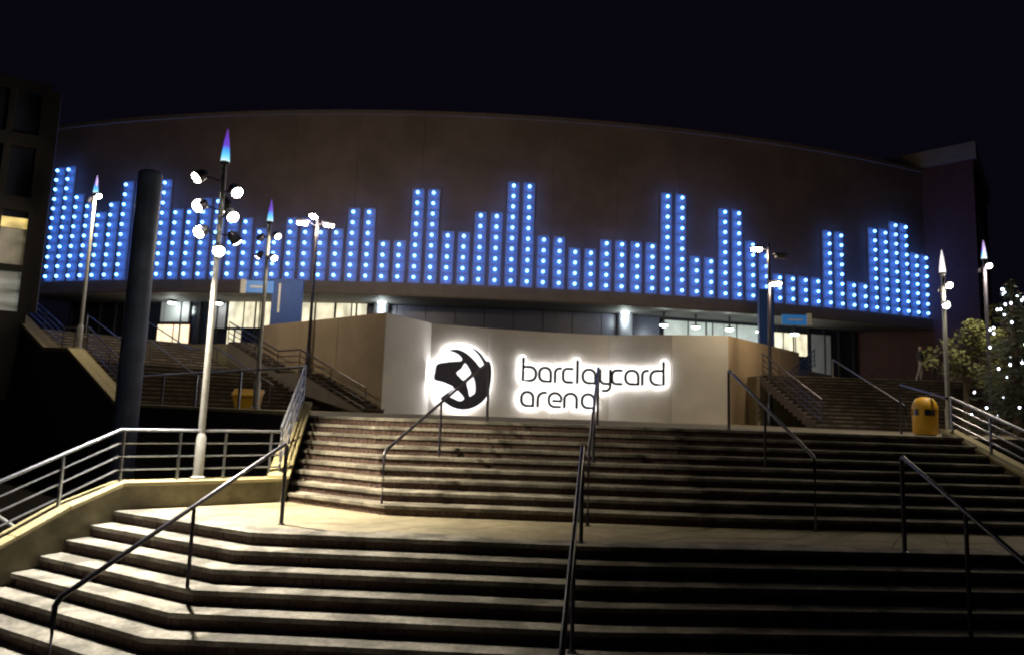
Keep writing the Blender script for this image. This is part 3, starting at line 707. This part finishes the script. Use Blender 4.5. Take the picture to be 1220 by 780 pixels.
def glyph(ch, w_, x_, asc, desc):
    r_ = min(w_, x_) * 0.46
    if ch == 'a':   # bowl with a square foot at the right, no top bar closing
        return [[(w_, 0)] + [(w_, x_ - r_)] + arcp(w_ - r_, x_ - r_, r_, r_, 0, 90, 6)[1:] + arcp(r_, x_ - r_, r_, r_, 90, 180, 7) + arcp(r_, r_, r_, r_, 180, 270, 7) + [(w_, 0)]]
    if ch == 'b': return [[(0, asc), (0, 0), (w_ - r_, 0)] + arcp(w_ - r_, r_, r_, r_, 270, 360, 7) + arcp(w_ - r_, x_ - r_, r_, r_, 0, 90, 7) + [(0, x_)]]
    if ch == 'd': return [[(w_, asc), (w_, 0), (r_, 0)] + arcp(r_, r_, r_, r_, 270, 180, 7) + arcp(r_, x_ - r_, r_, r_, 180, 90, 7) + [(w_, x_)]]
    if ch == 'c': return [[(w_, x_), (r_, x_)] + arcp(r_, x_ - r_, r_, r_, 90, 180, 7) + arcp(r_, r_, r_, r_, 180, 270, 7) + [(w_, 0)]]
    if ch == 'e': return [[(w_ * .35, x_ * .42), (w_, x_ * .42), (w_, x_ - r_)] + arcp(w_ - r_, x_ - r_, r_, r_, 0, 90, 6) + arcp(r_, x_ - r_, r_, r_, 90, 180, 7) + arcp(r_, r_, r_, r_, 180, 270, 7) + [(w_ * .9, 0)]]
    if ch == 'r': return [[(0, 0), (0, x_ - w_ * .8)] + arcp(w_ * .8, x_ - w_ * .8, w_ * .8, w_ * .8, 180, 90, 6) + [(w_, x_)]]
    if ch == 'n': return [[(0, 0), (0, x_ - r_)] + arcp(r_, x_ - r_, r_, r_, 180, 90, 6) + arcp(w_ - r_, x_ - r_, r_, r_, 90, 0, 6) + [(w_, 0)]]
    if ch == 'l': return [[(0, 0), (0, asc)]]
    if ch == 'y': return [[(0, x_), (0, r_)] + arcp(r_, r_, r_, r_, 180, 270, 6) + [(w_, 0)], [(w_, x_), (w_, desc + r_)] + arcp(w_ - r_, desc + r_, r_, r_, 0, -90, 6) + [(w_ * .3, desc)]]
XH, ASC, DSC = 0.64, 1.02, -0.34
row1 = [('b', 118, 210), ('a', 230, 312), ('r', 347, 386), ('c', 402, 465), ('l', 500, 500), ('a', 537, 624), ('y', 656, 727), ('c', 760, 825), ('a', 852, 940), ('r', 968, 1005), ('d', 1025, 1113)]
row2 = [('a', 112, 195), ('r', 225, 280), ('e', 300, 388), ('n', 415, 500), ('a', 535, 620)]
def word(row, vbase, label):
    um = 600 + (row[0][1] + row[-1][2]) / 2 / 5.81
    p, d, nr = wall_at(um); zb = at(um, vbase, p.y).z
    p0, d0, n0 = wall_at(600 + row[0][1] / 5.81)
    root = thing('illuminated_word', (p0.x, p0.y, zb), label, 'sign', 'backlit words on the sign wall')
    for i, (ch, c0, c1) in enumerate(row):
        ua, ub = 600 + c0 / 5.81, 600 + c1 / 5.81
        pa, da, na = wall_at((ua + ub) / 2)
        wd = (ub - ua) / F * pa.y
        org = Vector((pa.x - da.x * wd / 2, pa.y - da.y * wd / 2, zb))
        strokes = glyph(ch, max(wd, .01), XH, ASC, DSC)
        face = MB(); halo = MB(); strip_ = MB()
        for k, st in enumerate(strokes):
            face_ = ribbon(st, 0.125, org, da, na, 0.30 + .001 * k, 0.06); face.add(face_.v, face_.f)
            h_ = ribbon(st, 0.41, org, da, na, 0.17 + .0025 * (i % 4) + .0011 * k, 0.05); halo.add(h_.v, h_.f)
            h_ = ribbon(st, 0.16, org, da, na, 0.03 + .001 * (i % 4) + .0005 * k, 0.02); strip_.add(h_.v, h_.f)
        lt = build(face, 'letter', 'lettergrey', root)
        build(halo, 'halo_glow_plate', 'halo', lt); build(strip_, 'led_strip', 'haloled', lt)  # plate stands in for the halo light round the letter
word(row1, 456.5, 'thin grey letters barclaycard glowing white on the sign wall')
word(row2, 484.3, 'thin grey letters arena glowing white below the longer word')
# round emblem
OUT = [(262,152),(300,139),(345,137),(400,155),(455,190),(515,245),(562,298),(580,285),(592,262),(575,225),(540,175),(500,135),(468,112),(520,132),(565,170),(605,222),(640,240),(656,270),(662,340),(655,450),(632,540),(580,610),(500,662),(410,682),(320,665),(250,625),(205,592),(250,548),(322,490),(280,462),(210,438),(143,422),(148,350),(160,285),(230,262),(310,248),(375,240),(385,215),(350,180),(300,160)]
H1 = [(410,255),(445,290),(475,348),(440,385),(405,418),(370,390),(335,350),(380,310)]
H2 = [(432,425),(485,375),(505,400),(518,450),(520,520),(495,545),(465,560),(450,500)]
H3 = [(330,492),(380,530),(420,578),(400,600),(370,605),(320,585),(268,560),(300,520)]
HALO = [(210,140),(300,85),(420,75),(520,100),(600,165),(650,200),(680,260),(688,360),(680,470),(650,570),(590,645),(500,700),(400,720),(300,700),(220,655),(150,600),(145,560),(215,505),(160,470),(95,440),(92,360),(105,270),(150,240),(250,215),(215,190)]
up_, ud, un = wall_at(548)
sc = up_.y / F / 7.8
zc_ = at(551, 451, up_.y).z
em = thing('illuminated_emblem', (up_.x, up_.y, zc_), 'round dark navy emblem with white cut-outs glowing on the sign wall', 'sign')
fx = math.sqrt(1) / max(0.5, abs(un.dot(Vector((-up_.x, -up_.y)).normalized())))
def epoly(pl, holes, off, th, name, mat, parent):
    bm = bmesh.new(); edges = []
    def P(q): 
        x = (q[0] - 400) * sc * fx; z = (400 - q[1]) * sc
        return (up_.x + ud.x * x + un.x * off - ORG[em.name][0], up_.y + ud.y * x + un.y * off - ORG[em.name][1], z)
    for lp in [pl] + holes:
        vs = [bm.verts.new(P(q)) for q in lp]
        edges += [bm.edges.new((vs[i], vs[(i + 1) % len(vs)])) for i in range(len(vs))]
    r_ = bmesh.ops.triangle_fill(bm, use_beauty=True, use_dissolve=False, edges=edges)
    fs = [f for f in r_['geom'] if isinstance(f, bmesh.types.BMFace)]
    ex = bmesh.ops.extrude_face_region(bm, geom=fs)
    bmesh.ops.translate(bm, vec=(un.x * th, un.y * th, 0), verts=[v for v in ex['geom'] if isinstance(v, bmesh.types.BMVert)])
    bmesh.ops.recalc_face_normals(bm, faces=bm.faces)
    me = bpy.data.meshes.new(name); bm.to_mesh(me); bm.free(); me.materials.append(M[mat])
    ob = bpy.data.objects.new(name, me); col.objects.link(ob); ob.parent = parent; ORG[ob.name] = ORG[em.name]; return ob
def smooth_poly(pl):
    out = []; n = len(pl)
    for i in range(n):
        p0, p1, p2, p3 = [Vector(pl[(i + k) % n]) for k in (-1, 0, 1, 2)]
        for t in (0.0, 0.5):
            out.append(tuple(0.5 * ((2 * p1) + (p2 - p0) * t + (2 * p0 - 5 * p1 + 4 * p2 - p3) * t * t + (3 * p1 - p0 - 3 * p2 + p3) * t ** 3)))
    return out
fc = epoly(smooth_poly(OUT), [smooth_poly(H1), smooth_poly(H2), smooth_poly(H3)], 0.32, 0.08, 'emblem_face', 'navy', em)
epoly(smooth_poly(HALO), [], 0.18, 0.06, 'halo_glow_plate', 'halo', fc)  # added plate for the halo light round the emblem
epoly(smooth_poly([(400 + (x - 400) * .86, 400 + (y - 400) * .86) for x, y in HALO]), [], 0.03, 0.02, 'led_strip', 'haloled', fc)

# ------------------------------------------------------------------ lamp posts
WARM = (1.0, 0.86, 0.62)
NEUT = (1.0, 0.94, 0.83)
def lamp_post(label, base, H, heads, lights, white=False, s=1.0, hs=1.0, mat='polesteel', group='lamp posts with lit spikes'):
    # heads: list of (angle, height, reach, material, tilt target dir)
    base = Vector(base); root = thing('lamp_post', base, label, 'lamp post', group)
    build(MB().lathe(base, [(0.11 * s, 0), (0.11 * s, .03), (0.075 * s, .05), (0.075 * s, .62 * s), (0.05 * s, .68 * s)], 16), 'base_sleeve', mat, root, smooth=True)
    zs = H - 0.55 * s
    build(MB().tube([base + Vector((0, 0, .6 * s)), base + Vector((0, 0, zs - 0.03))], [0.05 * s, 0.04 * s], 14), 'pole', mat, root, smooth=True)
    build(MB().lathe(base + Vector((0, 0, zs)), [(0.06 * s, -.04), (0.075 * s, -.02), (0.07 * s, 0.0)], 14), 'spike_collar', 'blacksteel', root)
    build(MB().lathe(base + Vector((0, 0, zs)), [(0.07 * s, 0.002), (0.06 * s, .14 * s), (0.04 * s, .34 * s), (0.006 * s, .55 * s)], 12), 'spike', 'spikewhite' if white else 'spike', root, smooth=True)
    for ang, h, reach, mt in heads:
        d = Vector((math.cos(R(ang)), math.sin(R(ang)), 0)); c = base + Vector((0, 0, h)) + d * reach
        arm = build(MB().tube([base + Vector((0, 0, h + .02)), base + Vector((0, 0, h + .05)) + d * reach * .6, c], 0.014 * s, 6), 'arm', 'blacksteel', root)
        ax_ = (d * .75 + Vector((0, 0, -.65))).normalized(); b_ = c - ax_ * .09 * s * hs
        build(MB().tube([b_ - ax_ * .06 * s * hs, b_, c + ax_ * .02 * s * hs], [0.03 * s * hs, 0.075 * s * hs, 0.085 * s * hs], 12), 'lamp_housing', 'blacksteel', arm, smooth=True)
        build(MB().tube([c + ax_ * .012 * s * hs, c + ax_ * .04 * s * hs, c + ax_ * .055 * s * hs], [0.078 * s * hs, 0.066 * s * hs, 0.02 * s * hs], 12), 'lens', mt, arm, smooth=True)
    for l in lights: l.parent = root; l.location = Vector(l.location) - base
    return root
MB0 = Vector((-4.66, 10.72, PZ + .001))
hh = [(222, 4.50, .34, 'lamp'), (236, 4.02, .33, 'lamp'), (242, 3.62, .30, 'lamp'), (-62, 3.36, .22, 'lamp'), (-28, 4.32, .28, 'lamp'), (-33, 3.92, .27, 'lamp'), (100, 4.2, .28, 'lampdim'), (60, 3.65, .28, 'lampdim')]
def hp(i, out=.13):
    a_, h, r_, _ = hh[i]; d = Vector((math.cos(R(a_)), math.sin(R(a_)), 0)); return MB0 + Vector((0, 0, h - .12)) + d * (r_ + out)
lts = [spot(hp(0), (-5.2, 8.2, -.4), 3000, NEUT, 92, 1.0), spot(hp(1), (-4.3, 8.9, 0), 2500, NEUT, 90, 1.0), spot(hp(2), (-3.0, 9.9, 0), 2000, WARM, 78, 1.0),
       spot(hp(3), (-2.4, 11.8, .5), 1700, WARM, 84, 1.0), spot(hp(4), (-0.5, 12.5, .9), 800, WARM, 82, 1.0)]
lamp_post('tall lamp post with six glaring heads standing on the parapet wall', MB0, 5.5, [(a_, h_ + .1, r_ * 1.15, m_) for a_, h_, r_, m_ in hh], lts, hs=1.15)
p2 = at(305, 478, 16.1); p2.z = ZT + .07
h2 = [(-30, 4.02, .3, 'lampdim'), (-35, 3.5, .26, 'lampdim'), (150, 3.6, .3, 'lampdim'), (160, 4.0, .26, 'frame')]
lamp_post('lamp post with lit spike on the terrace edge beside the yellow bin', p2, 4.95, h2,
          [point(p2 + Vector((.5, -.3, 3.75)), 45, WARM), point(p2 + Vector((-.3, .4, 3.5)), 25, WARM)])
p3 = Vector((*(Lw(5.2) + PERP * -.1), 3.43))
lamp_post('lamp post with lit spike standing on the sandy sloping stair wall', p3, 6.9, [(-35, 6.0, .3, 'lampdim'), (150, 5.9, .3, 'frame')],
          [point(p3 + Vector((.5, -.4, 5.7)), 620, WARM)], s=1.35)
p4 = Vector((8.33 * 1.0, 14.3, ZT)); p4 = at(1131, 516, 14.6); p4.z = ZT
lamp_post('lamp post with white spike behind the bright right railing', p4, 3.95, [(-90, 3.15, .2, 'lamp'), (-110, 2.72, .2, 'lampdim'), (60, 3.1, .22, 'lampdim')],
          [point(p4 + Vector((.0, -.42, 3.0)), 42, WARM), point(p4 + Vector((.25, .3, 3.0)), 150, WARM)], white=True, s=.9)
p5 = at(1181, 480, 19.5); p5.z = ZT
lamp_post('lamp post with blue spike beside the lit conifer', p5, 5.55, [(-100, 4.75, .24, 'lampdim'), (80, 4.7, .22, 'frame')], [point(p5 + Vector((-.05, -.45, 4.6)), 420, WARM)], s=1.0, mat='blacksteel')

def street_light(label, base, H, heads, pw_, colr):
    base = Vector(base); root = thing('street_light', base, label, 'street light', 'dark street lights beside the sign wall')
    build(MB().lathe(base, [(0.16, 0), (0.16, .04), (0.12, .06), (.12, 1.0), (.085, 1.06)], 14), 'base_sleeve', 'blacksteel', root, smooth=True)
    build(MB().tube([base + Vector((0, 0, 1.0)), base + Vector((0, 0, H))], [.085, .065], 12), 'pole', 'blacksteel', root, smooth=True)
    for ang, h, reach, mt in heads:
        d = Vector((math.cos(R(ang)), math.sin(R(ang)), 0)); c = base + d * reach + Vector((0, 0, h))
        arm = build(MB().tube([base + Vector((0, 0, h - .12)), base + d * reach * .6 + Vector((0, 0, h + .05)), c], .03, 6), 'arm', 'blacksteel', root)
        build(MB().box(c + Vector((0, 0, .05)), (.62, .28, .12), R(ang)), 'lamp_housing', 'blacksteel', arm, bevel=.03)
        build(MB().box(c - Vector((0, 0, .05)) - d * -.02, (.46, .22, .13), R(ang)), 'lens', mt, arm, bevel=.03)
        if mt != 'frame':
            l = point(c - Vector((0, 0, .25)) + d * .1, pw_, colr, .15); l.parent = root; l.location = Vector(l.location) - base
    return root
s1 = at(366, 441, 31.6); s1.z = ZT + 10 * RZ - .0
street_light('dark street light with three heads in front of the left windows', s1, 1 + 6.2, [(200, 6.95, .65, 'lamp'), (-95, 7.2, .5, 'lamp'), (20, 7.0, .5, 'lampdim')], 370, (1.0, .80, .55))
s2 = at(917, 420, 31.0); s2.z = ZT
street_light('dark street light with two heads right of the sign wall', s2, 8.2, [(170, 8.0, .5, 'lamp'), (15, 7.7, .6, 'frame'), (-60, 6.35, .35, 'lamp')], 330, (1.0, .74, .42))

# tall plain column in the sunken area left
bc = Vector((*at(150, 500, 13.2).xy, ZG))
cm = thing('steel_column', bc, 'thick plain blue-grey column rising behind the parapet railing', 'column')
bt = at(168, 205, 13.2)
build(MB().lathe(bc, [(0.32, 0), (0.32, .05), (0.215, .06), (0.215, bt.z - ZG - .04), (0.18, bt.z - ZG)], 28), 'shaft', 'bluecol', cm, smooth=True)
build(MB().lathe(bc + Vector((0, 0, .051)), [(0.42, 0), (0.42, .04), (.33, .06)], 24), 'base_plate', 'bluecol', cm)

# ------------------------------------------------------------------ wayfinding totems
def totem(label, u0, u1, vtop, d, finger, zb):
    a, b = at(u0, vtop, d), at(u1, vtop, d); c = (a + b) / 2
    root = thing('wayfinding_totem', (c.x, c.y, zb), label, 'sign', 'blue wayfinding totems')
    wd = b.x - a.x
    pn = build(MB().box((c.x, c.y, (c.z + zb) / 2), (wd, .28, c.z - zb)), 'panel', 'bluesign', root, bevel=.02)
    if wd > 1: build(MB().box((a.x + wd * .26, c.y - .15, c.z - 1.0), (.1, .03, 1.5)), 'text_strip', 'whitesign', pn)
    (fu0, fu1, fv, fh) = finger
    p, q = at(fu0, fv, d), at(fu1, fv, d); h = fh / F * d
    fg = build(MB().box(((p.x + q.x) / 2, c.y - .2, p.z), (abs(q.x - p.x), .06, h)), 'finger_board', 'bluelit', root, bevel=.01)
    tip = p if abs(p.x - c.x) > abs(q.x - c.x) else q
    build(MB().box((tip.x, c.y - .24, tip.z), (.28, .05, h * 1.15)), 'end_plate', 'whitesign', fg, bevel=.01)
    build(MB().box(((p.x + q.x) / 2, c.y - .236, p.z), (abs(q.x - p.x) * .55, .012, h * .16)), 'lettering', 'whitesign', fg)
totem('broad blue wayfinding totem with finger board near the left windows', 326, 362, 333, 35.6, (292, 328, 342, 15), ZC)
totem('narrow blue wayfinding totem with finger board near the lobby lights', 903, 921, 345, 39.5, (930, 962, 381, 12), ZC)

# ------------------------------------------------------------------ grit bins
def grit_bin(label, c, rz, s=1.0):
    c = Vector(c); root = thing('grit_bin', c, label, 'bin')
    ex = Vector((math.cos(rz), math.sin(rz), 0)); ey = Vector((-math.sin(rz), math.cos(rz), 0))
    def T(x, y, z): return c + ex * x * s + ey * y * s + Vector((0, 0, z * s))
    b = [(-.36, -.24), (.36, -.24), (.36, .24), (-.36, .24)]; t = [(-.46, -.32), (.46, -.32), (.46, .32), (-.46, .32)]
    build(MB().add([T(x, y, .03) for x, y in b] + [T(x, y, .5 if y < 0 else .62) for x, y in t], [(3, 2, 1, 0), (4, 5, 6, 7), (0, 1, 5, 4), (1, 2, 6, 5), (2, 3, 7, 6), (3, 0, 4, 7)]), 'body', 'yellow', root, bevel=.02)
    l0 = [(-.5, -.36, .505), (.5, -.36, .505), (.5, .36, .64), (-.5, .36, .64)]; l1 = [(-.48, -.34, .56), (.48, -.34, .56), (.48, .06, .76), (.48, .34, .74), (-.48, .34, .74), (-.48, .06, .76)]
    build(MB().add([T(*p) for p in l0] + [T(*p) for p in l1], [(3, 2, 1, 0), (4, 5, 6, 9), (6, 7, 8, 9), (0, 1, 5, 4), (1, 2, 7, 6, 5), (2, 3, 8, 7), (3, 0, 4, 9, 8)]), 'lid', 'yellow', root, bevel=.015)
    for x in (-.3, .3): build(MB().box(T(x, 0, .015), (.1 * s, .5 * s, .03 * s), rz), 'foot', 'blacksteel', root)
g1 = at(288, 478, 17.6); grit_bin('yellow grit bin behind the terrace handrail near a lamp post', (g1.x, g1.y + .4, ZT), R(10), .74)
g2 = at(1103, 520, 15.0); g2.z = ZT
lb = thing('litter_bin', g2, 'yellow dome-topped litter bin beside the bright right railing', 'bin')
build(MB().lathe(g2, [(.22, .02), (.24, .05), (.245, .42)], 20), 'body', 'yellow', lb, smooth=True)
build(MB().lathe(g2, [(.21, .42), (.21, .55)], 16), 'opening', 'blacksteel', lb)
for k in range(4):
    a_ = R(45 + 90 * k); build(MB().box(g2 + Vector((.225 * math.cos(a_), .225 * math.sin(a_), .485)), (.04, .1, .13), a_), 'pillar', 'yellow', lb)
build(MB().lathe(g2, [(.25, .55), (.25, .6), (.225, .69), (.17, .77), (.09, .81), (.01, .82)], 20), 'hood', 'yellow', lb, smooth=True)
build(MB().lathe(g2, [(.2, 0), (.2, .02)], 16), 'foot', 'blacksteel', lb)

# ------------------------------------------------------------------ trees, lights, people
def leaf_cloud(mb, c, r, n, size, squash=(1, 1, 1)):
    for _ in range(n):
        while True:
            v = Vector((random.uniform(-1, 1), random.uniform(-1, 1), random.uniform(-1, 1)))
            if v.length < 1: break
        p = Vector(c) + Vector((v.x * squash[0], v.y * squash[1], v.z * squash[2])) * r
        a = Vector((random.gauss(0, 1), random.gauss(0, 1), random.gauss(0, 1))).normalized(); b = a.orthogonal().normalized()
        s = size * random.uniform(.6, 1.3)
        mb.add([p - a * s, p + b * s * .45, p + a * s, p - b * s * .45], [(0, 1, 2, 3)])
def conifer(label, base, H, rad):
    base = Vector(base); root = thing('conifer_tree', base, label, 'tree')
    build(MB().tube([base, base + Vector((0, 0, H * .5)), base + Vector((0, 0, H))], [.14, .09, .02], 8), 'trunk', 'bark', root)
    cr = MB(); limb = MB()
    for i in range(30):
        h = H * (.06 + .92 * i / 29); rr = rad * (1 - h / H) + .08
        for k in range(8):
            a = random.uniform(0, 6.28); d = Vector((math.cos(a), math.sin(a), -.22)); L = rr * random.uniform(.75, 1.15)
            s0 = base + Vector((0, 0, h)); limb.tube([s0, s0 + d * L], [.018, .005], 4)
            for _ in range(int(10 + 30 * L)):
                t = random.uniform(.15, 1); p = s0 + d * L * t; q = Vector((random.gauss(0, 1), random.gauss(0, 1), random.gauss(0, .6))).normalized() * .14
                s_ = q.orthogonal().normalized() * .016; cr.add([p - s_, p + s_, p + q], [(0, 1, 2)])
    tag(build(limb, 'limbs', 'bark', root), kind='stuff'); tag(build(cr, 'crown', 'needle', root), kind='stuff')
    return base
cb = at(1212, 470, 17.5); cb.z = ZT
conifer('dark conifer wound with small white lights at the right edge', cb, 4.0, 1.15)
sl = thing('string_lights', cb, 'string of small white bulbs wound round the dark conifer', 'lights')
pth = []
for i in range(120):
    t = i / 119; h = 4.0 * (.10 + .85 * t); rr = (1.15 * (1 - h / 4.0) + .12) * 1.0; a = t * 6.28 * 6.5
    pth.append(cb + Vector((rr * math.cos(a), rr * math.sin(a), h + .05 * math.sin(i * 2.1))))
build(MB().tube(pth, .006, 4), 'cable', 'blacksteel', sl)
bulb_me = MB().lathe((0, 0, 0), [(.005, -.03), (.02, -.014), (.025, .006), (.014, .028), (.003, .035)], 8).mesh('bulb', M['bulb'], smooth=True)
for i in random.sample(range(120), 38):
    ob = bpy.data.objects.new('bulb', bulb_me); col.objects.link(ob); ob.parent = sl
    ob.location = pth[i] - cb + Vector((random.uniform(-.03, .03), random.uniform(-.03, .03), -.03))
def broadleaf(label, base, H, blobs, nleaf, size, name='broadleaf_tree'):
    base = Vector(base); root = thing(name, base, label, 'tree')
    build(MB().tube([base, base + Vector((.05, 0, H * .4)), base + Vector((0.02, .05, H * .8))], [.11, .08, .03], 8), 'trunk', 'bark', root)
    limb = MB(); cr = MB()
    for (x, y, z, r) in blobs:
        limb.tube([base + Vector((.04, 0, min(z * .7, H * .6))), base + Vector((x * .6, y * .6, z * .9)), base + Vector((x, y, z))], [.05, .03, .01], 5)
        for _ in range(7):
            q = Vector((x, y, z)) + Vector((random.uniform(-1, 1), random.uniform(-1, 1), random.uniform(-.6, .6))) * r
            limb.tube([base + Vector((x, y, z)) * .92, base + q], [.014, .004], 4); leaf_cloud(cr, base + q, r * .45, int(nleaf / len(blobs) / 7), size)
    tag(build(limb, 'limbs', 'bark', root), kind='stuff'); tag(build(cr, 'crown', 'leaf', root), kind='stuff')
tb = at(1150, 470, 20.5); tb.z = ZT
broadleaf('small bushy tree lit yellow behind the white-spiked lamp post', tb, 3.2, [(-.1, 0, 2.6, .6), (.5, .1, 2.3, .6), (-.6, -.1, 2.1, .5), (.3, -.2, 3.0, .45), (.1, -.4, 1.8, .5)], 2600, .055)
tb2 = at(1195, 470, 23); tb2.z = ZT
broadleaf('dark bushy tree behind the lit conifer', tb2, 4.2, [(-.4, 0, 2.6, .9), (.7, .1, 2.9, .9), (.1, -.2, 3.7, .8), (0, -.4, 1.8, .8), (1.3, 0, 2.2, .8)], 3600, .07)

def person(label, base, yaw, H, top, legs, lean=0.0):
    base = Vector(base); root = thing('person', base, label, 'person')
    k = H / 1.75
    def skin(name, chain, mat, sub=2):
        me = bpy.data.meshes.new(name); vs = []; es = []; rs = []
        for path in chain:
            prev = None
            for (x, y, z, r_) in path:
                key = (round(x, 3), round(y, 3), round(z, 3))
                hit = next((i for i, v in enumerate(vs) if (Vector(v) - Vector(key)).length < 1e-4), None)
                if hit is None: vs.append(key); rs.append(r_); hit = len(vs) - 1
                if prev is not None and prev != hit: es.append((prev, hit))
                prev = hit
        c_, s_ = math.cos(yaw), math.sin(yaw)
        me.from_pydata([((x * c_ - y * s_) * k, (x * s_ + y * c_) * k, z * k) for x, y, z in vs], es, [])
        me.materials.append(M[mat]); ob = bpy.data.objects.new(name, me); col.objects.link(ob); ob.parent = root
        sk = ob.modifiers.new('skin', 'SKIN'); sk.use_smooth_shade = True
        for i, d in enumerate(me.skin_vertices[0].data): d.radius = (rs[i] * k, rs[i] * k); d.use_root = (i == 0)
        sb = ob.modifiers.new('sub', 'SUBSURF'); sb.levels = sb.render_levels = sub
        return ob
    hip = (0, 0, .95, .15)
    skin('body', [[hip, (0, 0, 1.15, .14), (0, .01, 1.36, .16), (0, .01, 1.46, .09), (0, -.0, 1.53, .055), (0, -.01, 1.6, .075), (0, -.01, 1.7, .085)],
                  [(0, .01, 1.36, .16), (.19, 0, 1.38, .065), (.25, .02, 1.1, .05), (.25, -.08, .86, .04), (.25, -.1, .78, .035)],
                  [(0, .01, 1.36, .16), (-.19, 0, 1.38, .065), (-.25, .02, 1.1, .05), (-.25, -.08, .86, .04), (-.25, -.1, .78, .035)],
                  [hip, (.1, 0, .86, .1), (.11, -.03, .48, .068), (.11, .02, .09, .045), (.11, -.14, .035, .035)],
                  [hip, (-.1, 0, .86, .1), (-.13, .08, .48, .068), (-.13, .22, .12, .045), (-.13, .1, .035, .035)]], legs)
    skin('coat', [[(0, 0, .84, .19), (0, 0, 1.12, .175), (0, .01, 1.36, .195), (0, .01, 1.46, .11)],
                  [(0, .01, 1.36, .195), (.2, 0, 1.385, .085), (.255, .02, 1.1, .068), (.255, -.075, .88, .055)],
                  [(0, .01, 1.36, .195), (-.2, 0, 1.385, .085), (-.255, .02, 1.1, .068), (-.255, -.075, .88, .055)]], top)
    hd = MB(); n = 12
    prof = [(.02, 1.50), (.055, 1.52), (.07, 1.57), (.082, 1.64), (.085, 1.69), (.07, 1.75), (.03, 1.785)]
    hd.lathe(base * 0, [(r_ * k, z * k) for r_, z in prof], n)
    c_, s_ = math.cos(yaw), math.sin(yaw)
    hd.add([Vector((0.014 * c_ + .075 * s_, .014 * s_ - .075 * c_, 1.62)) * k, Vector((-.014 * c_ + .075 * s_, -.014 * s_ - .075 * c_, 1.62)) * k, Vector((.102 * s_, -.102 * c_, 1.615)) * k, Vector((.078 * s_, -.078 * c_, 1.665)) * k], [(0, 1, 2), (0, 2, 3), (2, 1, 3)])
    me = hd.mesh('head', M['skin'], smooth=True); ho = bpy.data.objects.new('head', me); col.objects.link(ho); ho.parent = root
    hr = MB(); hr.lathe((-.012 * s_ * k, .012 * c_ * k, 0), [(.084 * k, 1.66 * k), (.094 * k, 1.70 * k), (.08 * k, 1.765 * k), (.03 * k, 1.80 * k)], n)
    me = hr.mesh('hair', M['coat'], smooth=True); ho = bpy.data.objects.new('hair', me); col.objects.link(ho); ho.parent = root
e1 = at(1098, 455, 32.8); person('person in dark coat and grey trousers at the top of the rear right steps', (e1.x, e1.y, RT), R(60), 1.75, 'coat', 'trouser')
e2 = at(1116, 455, 33.4); person('person in brown coat beside the one in grey trousers', (e2.x, e2.y, RT), R(-30), 1.68, 'coat2', 'coat')
